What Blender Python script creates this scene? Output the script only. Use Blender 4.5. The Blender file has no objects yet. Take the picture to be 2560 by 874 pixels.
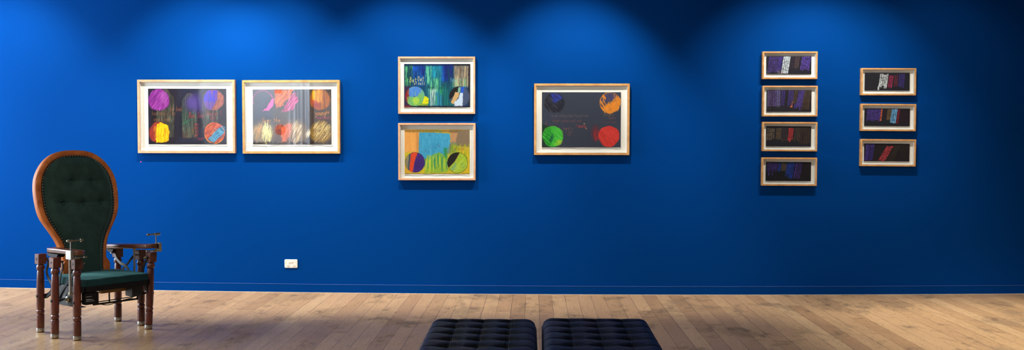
import bpy, bmesh, math, random
import numpy as np
from mathutils import Vector, Matrix
C = bpy.context.scene
COL = C.collection
pi = math.pi
F, IW, IH = 2550.0, 2560.0, 874.0
EYE = 1.363
WALL = 9.0          # the blue wall's face

# ------------------------------------------------------------------ camera
pitch = math.atan((437-350)/F); yaw = math.atan((1337-1280)/F); roll = math.radians(.11)
fw = Vector((-math.sin(yaw)*math.cos(pitch), math.cos(yaw)*math.cos(pitch), -math.sin(pitch)))
rt = Vector((math.cos(yaw), math.sin(yaw), 0)); up = rt.cross(fw)
R_ = rt*math.cos(roll)+up*math.sin(roll); U_ = -rt*math.sin(roll)+up*math.cos(roll)
cd = bpy.data.cameras.new('camera'); cam = bpy.data.objects.new('camera', cd); COL.objects.link(cam)
m = Matrix((R_, U_, -fw)).transposed().to_4x4(); m.translation = (0, 0, EYE); cam.matrix_world = m
cd.sensor_width = 36; cd.sensor_fit = 'HORIZONTAL'; cd.lens = F/IW*36; cd.clip_end = 100; cd.clip_start = .05
C.camera = cam

def at_wall(px, py, y):
    d = fw*F + R_*(px-IW/2) - U_*(py-IH/2)
    t = y/d.y
    return Vector((0, 0, EYE)) + d*t
def sag(x):          # the old timber floor dips slightly towards the middle of the room
    return .034*(x/4.7)**2

# ------------------------------------------------------------------ helpers
def s2l(c):
    c = np.asarray(c, dtype=float)
    return np.where(c <= .04045, c/12.92, ((c+.055)/1.055)**2.4)
def rgb(r, g, b):
    v = s2l([r/255, g/255, b/255]); return (float(v[0]), float(v[1]), float(v[2]), 1)

def tag(o, label=None, cat=None, group=None, kind=None):
    if label: o['label'] = label
    if cat: o['category'] = cat
    if group: o['group'] = group
    if kind: o['kind'] = kind
    return o
def thing(name, loc, label, cat, group=None, rz=0):
    o = bpy.data.objects.new(name, None); COL.objects.link(o)
    o.location = loc; o.rotation_euler = (0, 0, rz); o.empty_display_size = .1
    return tag(o, label, cat, group)
def obj(name, bm, mat, parent=None, smooth=False, bevel=0, seg=2, autos=None):
    me = bpy.data.meshes.new(name)
    bm.normal_update(); bm.to_mesh(me); bm.free()
    o = bpy.data.objects.new(name, me); COL.objects.link(o)
    if mat is not None: me.materials.append(mat)
    if parent is not None: o.parent = parent
    if smooth:
        for p in me.polygons: p.use_smooth = True
        if autos is not None: me.set_sharp_from_angle(angle=math.radians(autos))
    if bevel:
        b = o.modifiers.new('bevel', 'BEVEL'); b.width = bevel; b.segments = seg; b.limit_method = 'ANGLE'; b.angle_limit = math.radians(35)
        b.harden_normals = False
        for p in me.polygons: p.use_smooth = True
        me.set_sharp_from_angle(angle=math.radians(40))
    return o
def box(bm, x0, x1, y0, y1, z0, z1, M=None):
    vs = [Vector((x, y, z)) for z in (z0, z1) for y in (y0, y1) for x in (x0, x1)]
    if M is not None: vs = [M @ v for v in vs]
    v = [bm.verts.new(p) for p in vs]
    for f in ((0, 2, 3, 1), (4, 5, 7, 6), (0, 1, 5, 4), (2, 6, 7, 3), (0, 4, 6, 2), (1, 3, 7, 5)):
        bm.faces.new([v[i] for i in f])
    return bm
def B(*a): return box(bmesh.new(), *a)
def lathe(bm, prof, n=24, M=None):
    rings = []
    for r, z in prof:
        ring = []
        for i in range(n):
            a = 2*pi*i/n; p = Vector((r*math.cos(a), r*math.sin(a), z))
            ring.append(bm.verts.new(M @ p if M is not None else p))
        rings.append(ring)
    for a, b in zip(rings, rings[1:]):
        for i in range(n): bm.faces.new([a[i], a[(i+1) % n], b[(i+1) % n], b[i]])
    bm.faces.new(rings[0][::-1]); bm.faces.new(rings[-1])
    return bm
def rod(bm, a, b, r, n=14, r2=None):
    a, b = Vector(a), Vector(b); d = b-a
    M = Matrix.Translation(a) @ d.to_track_quat('Z', 'Y').to_matrix().to_4x4()
    return lathe(bm, [(r, 0), (r if r2 is None else r2, d.length)], n, M)
def ball(bm, p, r, n=10, sy=1):
    bmesh.ops.create_uvsphere(bm, u_segments=n, v_segments=max(4, n//2+1), radius=r, matrix=Matrix.Translation(p) @ Matrix.Diagonal((1, sy, 1, 1)))
    return bm
def catmull(P, n=8):
    P = [Vector(p) for p in P]; out = []
    for i in range(len(P)-1):
        p0 = P[max(i-1, 0)]; p1 = P[i]; p2 = P[i+1]; p3 = P[min(i+2, len(P)-1)]
        for k in range(n):
            t = k/n
            out.append(.5*((2*p1)+(-p0+p2)*t+(2*p0-5*p1+4*p2-p3)*t*t+(-p0+3*p1-3*p2+p3)*t**3))
    out.append(P[-1]); return out
def strap(bm, pts, w, t, side=Vector((1, 0, 0)), n=6):
    """a bent flat bar: width w in the curve's plane, thickness t along side"""
    P = catmull(pts, n); rings = []
    for i, p in enumerate(P):
        d = (P[min(i+1, len(P)-1)]-P[max(i-1, 0)]).normalized()
        q = side.cross(d).normalized(); s = d.cross(q).normalized()
        rings.append([bm.verts.new(p+q*w/2*a+s*t/2*b) for a, b in ((1, 1), (-1, 1), (-1, -1), (1, -1))])
    for a, b in zip(rings, rings[1:]):
        for i in range(4): bm.faces.new([a[i], a[(i+1) % 4], b[(i+1) % 4], b[i]])
    bm.faces.new(rings[0][::-1]); bm.faces.new(rings[-1]); return bm
def tube(bm, pts, r, n=8, k=6):
    P = catmull(pts, k); rings = []
    for i, p in enumerate(P):
        d = (P[min(i+1, len(P)-1)]-P[max(i-1, 0)]).normalized()
        q = d.to_track_quat('Z', 'Y')
        rings.append([bm.verts.new(p + q @ Vector((r*math.cos(2*pi*j/n), r*math.sin(2*pi*j/n), 0))) for j in range(n)])
    for a, b in zip(rings, rings[1:]):
        for i in range(n): bm.faces.new([a[i], a[(i+1) % n], b[(i+1) % n], b[i]])
    bm.faces.new(rings[0][::-1]); bm.faces.new(rings[-1]); return bm

# ------------------------------------------------------------------ materials
class NT:
    def __init__(s, name):
        s.m = bpy.data.materials.new(name); s.m.use_nodes = True; s.t = s.m.node_tree; s.t.nodes.clear()
        s.out = s.n('ShaderNodeOutputMaterial')
    def n(s, typ, ins=None, **kw):
        nd = s.t.nodes.new(typ)
        for k, v in kw.items(): setattr(nd, k, v)
        if ins:
            for k, v in ins.items():
                if isinstance(v, bpy.types.NodeSocket): s.t.links.new(v, nd.inputs[k])
                else: nd.inputs[k].default_value = v
        return nd
    def math(s, op, a, b=0.0, c=0.0, clamp=False):
        return s.n('ShaderNodeMath', {0: a, 1: b, 2: c}, operation=op, use_clamp=clamp).outputs[0]
    def mix(s, fac, a, b, typ='MIX'):
        return s.n('ShaderNodeMixRGB', {0: fac, 1: a, 2: b}, blend_type=typ).outputs[0]
    def ramp(s, fac, pts, interp='LINEAR'):
        r = s.n('ShaderNodeValToRGB', {0: fac}); r.color_ramp.interpolation = interp
        e = r.color_ramp.elements
        while len(e) < len(pts): e.new(.5)
        for el, (p, c) in zip(e, pts): el.position = p; el.color = c if not isinstance(c, (int, float)) else (c, c, c, 1)
        return r.outputs[0]
    def noise(s, vec, scale, detail=3, rough=.55, dist=0):
        return s.n('ShaderNodeTexNoise', {'Vector': vec, 'Scale': scale, 'Detail': detail, 'Roughness': rough, 'Distortion': dist}).outputs[0]
    def mapping(s, vec, sc=(1, 1, 1), loc=(0, 0, 0), rot=(0, 0, 0)):
        return s.n('ShaderNodeMapping', {'Vector': vec, 'Location': loc, 'Rotation': rot, 'Scale': sc}).outputs[0]
    def bump(s, h, strength, dist=.01):
        return s.n('ShaderNodeBump', {'Height': h, 'Strength': strength, 'Distance': dist}).outputs[0]
    def pr(s, **kw):
        ins = {k.replace('_', ' '): v for k, v in kw.items()}
        p = s.n('ShaderNodeBsdfPrincipled', ins); s.t.links.new(p.outputs[0], s.out.inputs[0]); return p
    def obco(s): return s.n('ShaderNodeTexCoord').outputs['Object']

def plain(name, c, rough=.5, metal=0, spec=.5, noisy=0, scale=30, bumpy=0):
    t = NT(name); co = t.obco(); col = c
    if noisy:
        nz = t.noise(co, scale, 4)
        col = t.mix(t.math('MULTIPLY', nz, noisy), c, tuple(v*.45 for v in c[:3])+(1,))
    kw = dict(Base_Color=col, Roughness=rough, Metallic=metal); kw['Specular_IOR_Level'] = spec
    p = NT.pr(t, **{k: v for k, v in kw.items() if k != 'Specular_IOR_Level'}); p.inputs['Specular IOR Level'].default_value = spec
    if bumpy: t.t.links.new(t.bump(t.noise(co, scale*3, 3), bumpy, .002), p.inputs['Normal'])
    return t.m
def wood(name, dark, light, scale=(60, 60, 6), rough=.4, rot=(0, 0, 0), coat=0):
    t = NT(name); co = t.mapping(t.obco(), scale, rot=rot)
    g = t.noise(co, 1, 5, .6, .6); g2 = t.noise(t.mapping(t.obco(), (9, 9, 5)), 1, 2)
    f = t.math('ADD', t.math('MULTIPLY', g, .75), t.math('MULTIPLY', g2, .25))
    c = t.ramp(f, [(.35, dark), (.62, light)])
    p = t.pr(Base_Color=c, Roughness=rough); p.inputs['Coat Weight'].default_value = coat; p.inputs['Coat Roughness'].default_value = .25
    t.t.links.new(t.bump(g, .12, .002), p.inputs['Normal'])
    return t.m

# blue painted wall with roller texture
def wall_paint(name, col, bump=.22):
    t = NT(name); co = t.obco()
    big = t.noise(co, 1.1, 3); fine = t.noise(co, 190, 3)
    c = t.mix(t.math('MULTIPLY', big, .12), col, tuple(v*.75 for v in col[:3])+(1,))
    p = t.pr(Base_Color=c, Roughness=.6); p.inputs['Specular IOR Level'].default_value = .015
    h = t.math('ADD', t.math('MULTIPLY', fine, .6), t.math('MULTIPLY', t.noise(co, 9, 4), .9))
    t.t.links.new(t.bump(h, bump, .002), p.inputs['Normal'])
    return t.m
BLUE = (.0003, .046, .238, 1)
M_wall = wall_paint('blue_wall_paint', BLUE)
M_skirt = wall_paint('blue_skirting_paint', (.0006, .045, .235, 1), .1)
M_white_wall = wall_paint('white_room_paint', (.62, .62, .61, 1), .1)
M_ceiling = plain('ceiling_paint', (.03, .031, .034, 1), .9)

def floor_mat():
    t = NT('old_floorboards'); co = t.obco()
    sp = t.n('ShaderNodeSeparateXYZ', {0: co}); x, y = sp.outputs[0], sp.outputs[1]
    bw = .1135
    wob = t.math('MULTIPLY', t.math('SUBTRACT', t.noise(t.mapping(co, (1.5, .7, 1)), 1, 1), .5), .006)
    u = t.math('DIVIDE', t.math('ADD', t.math('ADD', x, -.038), wob), bw)
    bi = t.math('FLOOR', u); fu = t.math('FRACT', u)
    rnd = t.n('ShaderNodeTexWhiteNoise', {'W': bi}, noise_dimensions='1D').outputs[0]
    yy = t.math('ADD', t.math('DIVIDE', y, 4.6), t.math('MULTIPLY', rnd, 7.3))
    si = t.math('FLOOR', yy); fy = t.math('FRACT', yy)
    cell = t.n('ShaderNodeCombineXYZ', {0: bi, 1: si, 2: 0.0}).outputs[0]
    r2 = t.n('ShaderNodeTexWhiteNoise', {'Vector': cell}, noise_dimensions='2D')
    rv = r2.outputs[0]
    # grain
    off = t.n('ShaderNodeVectorMath', {0: co, 1: t.n('ShaderNodeVectorMath', {0: r2.outputs[1], 3: 9.0}, operation='SCALE').outputs[0]}, operation='ADD').outputs[0]
    grain = t.noise(t.mapping(off, (42, 3.2, 1)), 1, 5, .65, 1.2)
    wv = t.n('ShaderNodeTexWave', {'Vector': t.mapping(off, (9, 1.1, 1)), 'Scale': 2.2, 'Distortion': 9.0, 'Detail': 3.0, 'Detail Scale': 1.2}).outputs[1]
    base = t.ramp(rv, [(0, rgb(180, 143, 100)), (.3, rgb(196, 159, 114)), (.6, rgb(206, 169, 122)), (.85, rgb(188, 150, 106)), (1, rgb(212, 177, 130))])
    base = t.mix(t.math('MULTIPLY', t.ramp(grain, [(.42, 0), (.72, 1)]), .30), base, rgb(142, 106, 76))
    base = t.mix(t.math('MULTIPLY', t.ramp(wv, [(.0, 1), (.35, 0)]), .16), base, rgb(122, 86, 62))
    # grey worn patches, thicker towards the middle and right of the room
    patch = t.noise(t.mapping(co, (2.6, 1.5, 1)), 1, 5, .62, .4)
    zone = t.ramp(t.math('DIVIDE', t.math('ADD', x, 4.5), 9.0), [(0, .1), (.25, .6), (.45, .9), (.62, 1), (1, .8)])
    st = t.math('MULTIPLY', t.ramp(patch, [(.52, 0), (.62, 1)]), zone)
    base = t.mix(t.math('MULTIPLY', st, .5), base, rgb(96, 83, 72))
    sp2 = t.noise(t.mapping(co, (9, 5.5, 1)), 1, 3, .6)
    spk = t.math('MULTIPLY', t.ramp(sp2, [(.555, 0), (.63, 1)]), t.ramp(patch, [(.40, 0), (.62, 1)]))
    base = t.mix(t.math('MULTIPLY', spk, .5), base, rgb(84, 66, 54))
    fine = t.noise(t.mapping(co, (70, 28, 1)), 1, 2, .7)
    base = t.mix(t.math('MULTIPLY', t.ramp(fine, [(.57, 0), (.68, 1)]), .5), base, rgb(86, 64, 50))
    # paint flecks
    vo = t.n('ShaderNodeTexVoronoi', {'Vector': t.mapping(co, (1, .6, 1)), 'Scale': 3.1}).outputs[0]
    base = t.mix(t.ramp(vo, [(.012, .8), (.018, 0)]), base, rgb(228, 214, 196))
    # joints
    jx = t.math('MINIMUM', fu, t.math('SUBTRACT', 1.0, fu))
    gj = t.ramp(jx, [(.006, 1), (.019, 0)])
    js = t.math('MULTIPLY', gj, t.ramp(t.noise(t.mapping(co, (9, 1.6, 1)), 1, 2), [(.3, .4), (.62, 1)]))
    ey = t.math('MINIMUM', fy, t.math('SUBTRACT', 1.0, fy))
    gy = t.ramp(ey, [(.0003, 1), (.0009, 0)])
    j = t.math('MAXIMUM', js, t.math('MULTIPLY', gy, .4))
    base = t.mix(t.math('MULTIPLY', j, .92), base, rgb(58, 40, 30))
    rough = t.math('ADD', t.math('MULTIPLY', patch, .28), .2)
    rough = t.math('ADD', rough, t.math('MULTIPLY', st, .15))
    p = t.pr(Base_Color=base, Roughness=rough)
    p.inputs['Specular IOR Level'].default_value = .42
    h = t.math('SUBTRACT', t.math('MULTIPLY', grain, .12), t.math('MULTIPLY', j, .9))
    t.t.links.new(t.bump(h, .35, .002), p.inputs['Normal'])
    return t.m
M_floor = floor_mat()

M_art = NT('pastel_on_paper')
_a = M_art.n('ShaderNodeAttribute', attribute_name='Col').outputs[0]
_p = M_art.pr(Base_Color=_a, Roughness=.9); _p.inputs['Specular IOR Level'].default_value = .15
M_art = M_art.m
M_paper = plain('white_rag_paper', rgb(246, 243, 236), .9, spec=.1)
M_mat = plain('white_mount_board', rgb(250, 247, 240), .9, spec=.1)
M_spacer = plain('white_spacer', rgb(235, 233, 230), .8, spec=.1)
def glass_mat():
    t = NT('picture_glass')
    bf = t.n('ShaderNodeNewGeometry').outputs['Backfacing']      # same reflectance on both faces of the pane
    ior = t.math('ADD', 1.5, t.math('MULTIPLY', bf, 1/1.5-1.5))
    fr = t.n('ShaderNodeFresnel', {'IOR': ior}).outputs[0]
    g = t.n('ShaderNodeBsdfGlossy', {'Color': (1, 1, 1, 1), 'Roughness': .004}).outputs[0]
    tr = t.n('ShaderNodeBsdfTransparent', {'Color': (.97, .98, .98, 1)}).outputs[0]
    mx = t.n('ShaderNodeMixShader', {0: fr, 1: tr, 2: g}).outputs[0]
    t.t.links.new(mx, t.out.inputs[0]); return t.m
M_glass = glass_mat()
M_frame_pale = wood('pale_maple', rgb(198, 148, 112), rgb(222, 172, 134), (18, 18, 18), .45)
M_frame_oak = wood('golden_oak', rgb(184, 134, 80), rgb(212, 162, 102), (18, 18, 18), .45)
M_frame_side = M_frame_oak
M_maho = wood('dark_mahogany', rgb(62, 26, 19), rgb(112, 52, 38), (70, 70, 9), .38, coat=.25)
M_arm = wood('dark_arm_wood', rgb(62, 32, 22), rgb(112, 64, 44), (70, 9, 70), .33, coat=.35)
M_orange = wood('varnished_cedar', rgb(156, 80, 38), rgb(206, 120, 62), (14, 60, 9), .5)
M_orange.node_tree.nodes['Principled BSDF'].inputs['Specular IOR Level'].default_value = .22
M_steel = plain('brushed_steel', (.42, .41, .39, 1), .36, 1)
M_brass = plain('nickel_brass', (.46, .42, .33, 1), .34, 1)
M_black = plain('black_iron', (.008, .008, .009, 1), .55, 0, spec=.2)
M_grey_iron = plain('grey_iron', (.11, .105, .095, 1), .5, .4, spec=.25)
M_gunmetal = plain('gunmetal_plate', (.045, .047, .05, 1), .5, .3, spec=.3, noisy=.6, scale=40)
M_plastic = plain('white_switch_plastic', rgb(244, 236, 224), .35)
M_dark = plain('dark_slot', (.05, .04, .035, 1), .6)
M_magenta = plain('magenta_sticker', rgb(200, 60, 150), .6)
def velvet(name, c, sheen):
    t = NT(name); co = t.obco()
    n1 = t.noise(co, 14, 4); n2 = t.noise(co, 420, 2)
    col = t.mix(t.ramp(n1, [(.35, 0), (.7, .55)]), c, tuple(min(1, v*2.0) for v in c[:3])+(1,))
    p = t.pr(Base_Color=col, Roughness=.85)
    p.inputs['Specular IOR Level'].default_value = .2
    p.inputs['Sheen Weight'].default_value = sheen; p.inputs['Sheen Roughness'].default_value = .35
    p.inputs['Sheen Tint'].default_value = (.25, .62, .55, 1)
    t.t.links.new(t.bump(n2, .25, .001), p.inputs['Normal'])
    return t.m
M_velvet = velvet('bottle_green_upholstery', (.017, .040, .034, 1), .5)
M_velvet2 = velvet('teal_green_velvet', (.006, .030, .034, 1), .55)
def leather(name, c):
    t = NT(name); co = t.obco()
    cr = t.n('ShaderNodeTexVoronoi', {'Vector': co, 'Scale': 420.0}).outputs[0]
    wr = t.noise(t.mapping(co, (6, 40, 6)), 1, 4, .6, 1)
    p = t.pr(Base_Color=c, Roughness=t.math('ADD', t.math('MULTIPLY', wr, .2), .38))
    p.inputs['Specular IOR Level'].default_value = .42
    t.t.links.new(t.bump(t.math('ADD', t.math('MULTIPLY', cr, .3), wr), .25, .0015), p.inputs['Normal'])
    return t.m
M_leather = leather('charcoal_leather', (.012, .0125, .0145, 1))
M_leather_blue_refl = leather('leather_blue_reflection', (.008, .011, .024, 1))  # same leather with the blue wall's reflection put into its colour
M_chrome = plain('chrome', (.8, .8, .82, 1), .1, 1)

# ------------------------------------------------------------------ room shell
XL, XR, YB, CZ = -6.6, 8.3, -3.1, 3.45
def struct(name, bm, mat, parent=None, **k):
    o = obj(name, bm, mat, parent, **k)
    if parent is None: o['kind'] = 'structure'
    return o
bm = bmesh.new()      # floor
NX, NY = 80, 8; g = []
for i in range(NX+1):
    x = XL-.2+(XR-XL+.4)*i/NX; g.append([bm.verts.new((x, YB-.2+(WALL+.1-YB+.2)*j/NY, sag(max(-5.4, min(5.4, x))))) for j in range(NY+1)])
for i in range(NX):
    for j in range(NY): bm.faces.new([g[i][j], g[i+1][j], g[i+1][j+1], g[i][j+1]])
bot = bmesh.ops.extrude_face_region(bm, geom=bm.faces[:])
bmesh.ops.translate(bm, vec=(0, 0, -.15), verts=[v for v in bot['geom'] if isinstance(v, bmesh.types.BMVert)])
bmesh.ops.recalc_face_normals(bm, faces=bm.faces[:])
struct('floor', bm, M_floor)
struct('wall_front', B(XL-.2, XR+.2, WALL, WALL+.2, -.15, CZ+.2), M_wall)
struct('wall_right', B(XR, XR+.2, YB, WALL, -.15, CZ+.2), M_white_wall)
struct('ceiling', B(XL-.2, XR+.2, YB-.2, WALL+.2, CZ, CZ+.2), M_ceiling)
# left wall with a tall shop window
WY0, WY1, WZ0, WZ1 = 5.6, 8.7, .55, 3.1
bm = B(XL-.2, XL, YB, WY0, -.15, CZ+.2); box(bm, XL-.2, XL, WY1, WALL, -.15, CZ+.2)
box(bm, XL-.2, XL, WY0, WY1, -.15, WZ0); box(bm, XL-.2, XL, WY0, WY1, WZ1, CZ+.2)
struct('wall_left', bm, M_white_wall)
def winframe(name, axis, p, a0, a1, z0, z1, mull):
    bm = bmesh.new(); w = .05
    def bb(u0, u1, v0, v1):
        if axis == 'x': box(bm, p-.05, p+.03, u0, u1, v0, v1)
        else: box(bm, u0, u1, p-.05, p+.03, v0, v1)
    bb(a0, a1, z0, z0+w); bb(a0, a1, z1-w, z1); bb(a0, a0+w, z0+w, z1-w); bb(a1-w, a1, z0+w, z1-w)
    for q in mull: bb(q-w/2, q+w/2, z0+w, z1-w)
    fo = struct(name, bm, M_plastic)
    g = bmesh.new()
    if axis == 'x': box(g, p-.015, p-.009, a0+.02, a1-.02, z0+.02, z1-.02)
    else: box(g, a0+.02, a1-.02, p-.015, p-.009, z0+.02, z1-.02)
    obj('window_glass', g, M_glass, fo)
    return fo
winframe('window_1', 'x', XL-.06, WY0, WY1, WZ0, WZ1, [6.65, 7.7])
# rear wall, with a pair of narrow windows and a wide low one
def wall_with_holes(x0, x1, z0, z1, holes, y0, y1):
    bm = bmesh.new(); xs = sorted({x0, x1} | {h[0] for h in holes} | {h[1] for h in holes})
    for a, b in zip(xs, xs[1:]):
        hs = sorted([h for h in holes if h[0] <= a+1e-6 and h[1] >= b-1e-6], key=lambda h: h[2]); z = z0
        for h in hs:
            box(bm, a, b, y0, y1, z, h[2]); z = h[3]
        box(bm, a, b, y0, y1, z, z1)
    return bm
HO = [(4.66, 4.84, 2.0, 2.85), (4.9, 5.08, 2.0, 2.85), (-6.2, -5.5, .95, 1.30)]
struct('wall_rear', wall_with_holes(XL-.2, XR+.2, -.15, CZ+.2, HO, YB-.2, YB), wall_paint('grey_rear_wall', (.34, .34, .345, 1), .1))
for i, h in enumerate(HO): winframe('window_%d' % (i+2), 'y', YB-.06, h[0], h[1], h[2], h[3], [])

# skirting board and the thin pale gap line at its foot follow the dipping floor
def strip(y0, y1, za, zb, x0=XL, x1=XR, n=90, jit=0, jog=None, seed=3):
    rn = random.Random(seed); bm = bmesh.new(); rings = []
    for i in range(n+1):
        x = x0+(x1-x0)*i/n; s = sag(max(-5.4, min(5.4, x))); jj = rn.uniform(-jit, jit)
        dz = jog(x) if jog else 0
        rings.append([bm.verts.new(p) for p in ((x, y0+jj, s+za), (x, y0+jj, s+zb+dz), (x, y1, s+zb+dz), (x, y1, s+za))])
    for a, b in zip(rings, rings[1:]):
        for i in range(4): bm.faces.new([a[i], a[(i+1) % 4], b[(i+1) % 4], b[i]])
    bm.faces.new(rings[0]); bm.faces.new(rings[-1][::-1]); bmesh.ops.recalc_face_normals(bm, faces=bm.faces[:]); return bm
struct('baseboard_front', strip(WALL-.014, WALL+.002, -.01, .0745), M_skirt)
M_edge_highlight = plain('painted_edge_highlight', rgb(56, 92, 158), .7)
struct('trim_highlight_1', strip(WALL-.0152, WALL-.002, .0742, .0762, n=160, jit=.0006), M_edge_highlight)  # added pale strip: highlight on the skirting's top edge put into colour
M_gap = plain('dusty_pale_edge', rgb(205, 190, 172), .8, noisy=.5, scale=60)
struct('trim_2', strip(WALL-.024, WALL-.010, -.01, .0035, n=320, jit=.004), M_gap)

# ------------------------------------------------------------------ painting tools
_T = np.random.RandomState(7).rand(256, 256)
def vn(X, Y, sx, sy, ang=0, seed=0):
    a = math.radians(ang); u = (X*math.cos(a)+Y*math.sin(a))/sx+seed*17.31; v = (-X*math.sin(a)+Y*math.cos(a))/sy+seed*9.73
    iu = np.floor(u).astype(int); iv = np.floor(v).astype(int); fu = u-iu; fv = v-iv
    fu = fu*fu*(3-2*fu); fv = fv*fv*(3-2*fv)
    t = lambda i, j: _T[i & 255, j & 255]
    return (t(iu, iv)*(1-fu)+t(iu+1, iv)*fu)*(1-fv)+(t(iu, iv+1)*(1-fu)+t(iu+1, iv+1)*fu)*fv
def ss(a, b, x):
    t = np.clip((x-a)/(b-a), 0, 1); return t*t*(3-2*t)
FONT = {
 'a': [[(.8,.9),(.3,1),(.05,.5),(.3,0),(.7,.2),(.8,.9)],[(.8,.9),(.8,.2),(1,0)]],
 'b': [[(.1,2),(.1,0)],[(.1,.8),(.6,1),(.9,.5),(.5,0),(.1,.1)]],
 'c': [[(.9,.8),(.4,1),(.1,.5),(.4,0),(.9,.15)]],
 'd': [[(.85,2),(.85,0)],[(.85,.8),(.4,1),(.1,.5),(.4,0),(.85,.2)]],
 'e': [[(.1,.55),(.85,.6),(.6,1),(.2,.9),(.1,.4),(.4,0),(.9,.15)]],
 'f': [[(.8,1.9),(.4,2),(.3,1.5),(.3,0)],[(0,1),(.7,1)]],
 'g': [[(.8,.9),(.3,1),(.1,.5),(.4,.1),(.8,.4),(.8,.9),(.75,-.6),(.3,-.9),(.1,-.6)]],
 'h': [[(.1,2),(.1,0)],[(.1,.7),(.5,1),(.8,.7),(.8,0)]],
 'i': [[(.4,1),(.4,0)],[(.4,1.4),(.42,1.5)]],
 'j': [[(.5,1),(.5,-.6),(.1,-.7)]],
 'k': [[(.1,2),(.1,0)],[(.8,1),(.1,.5),(.8,0)]],
 'l': [[(.3,2),(.3,.1),(.6,0)]],
 'm': [[(.05,1),(.05,0)],[(.05,.7),(.3,1),(.45,.7),(.45,0)],[(.45,.7),(.7,1),(.9,.7),(.95,0)]],
 'n': [[(.1,1),(.1,0)],[(.1,.7),(.5,1),(.8,.7),(.85,0)]],
 'o': [[(.5,1),(.1,.6),(.3,0),(.8,.2),(.85,.8),(.5,1)]],
 'p': [[(.1,1),(.1,-.9)],[(.1,.8),(.6,1),(.9,.5),(.5,0),(.1,.1)]],
 'r': [[(.15,1),(.15,0)],[(.15,.6),(.5,1),(.85,.9)]],
 's': [[(.8,.9),(.3,1),(.2,.65),(.8,.35),(.6,0),(.1,.1)]],
 't': [[(.4,1.7),(.4,.1),(.8,0)],[(0,1.1),(.9,1.15)]],
 'u': [[(.1,1),(.15,.2),(.5,0),(.8,.3),(.85,1)],[(.85,1),(.9,0)]],
 'v': [[(.1,1),(.45,0),(.85,1)]], 'w': [[(.05,1),(.25,0),(.5,.8),(.75,0),(.95,1)]],
 'x': [[(.1,1),(.9,0)],[(.9,1),(.1,0)]], 'y': [[(.1,1),(.45,.2)],[(.85,1),(.3,-.8),(.1,-.9)]],
 'B': [[(.1,2),(.1,0)],[(.1,2),(.8,1.7),(.7,1.2),(.1,1.05)],[(.1,1.05),(.9,.8),(.8,.1),(.1,0)]],
 'O': [[(.5,1.9),(.1,1.4),(.1,.5),(.5,0),(.9,.5),(.9,1.5),(.5,1.9)]],
 'M': [[(.0,0),(.15,1.9),(.5,.7),(.85,1.9),(1,0)]], 'H': [[(.1,2),(.1,0)],[(.9,2),(.85,0)],[(.1,1),(.9,1.1)]],
 'J': [[(.2,1.9),(.9,1.9)],[(.6,1.9),(.6,.3),(.3,0),(.05,.3)]], 'I': [[(.4,1.9),(.4,0)]], 'P': [[(.15,1.9),(.15,0)],[(.15,1.9),(.8,1.7),(.75,1.2),(.15,1)]],
 'L': [[(.15,1.9),(.15,0),(.8,0)]], '.': [[(.4,.05),(.5,.05)]], "'": [[(.4,2),(.35,1.7)]],
 '*': [[(.1,1.4),(.9,.6)],[(.9,1.4),(.1,.6)],[(.5,1.6),(.5,.4)]],
}
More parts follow.
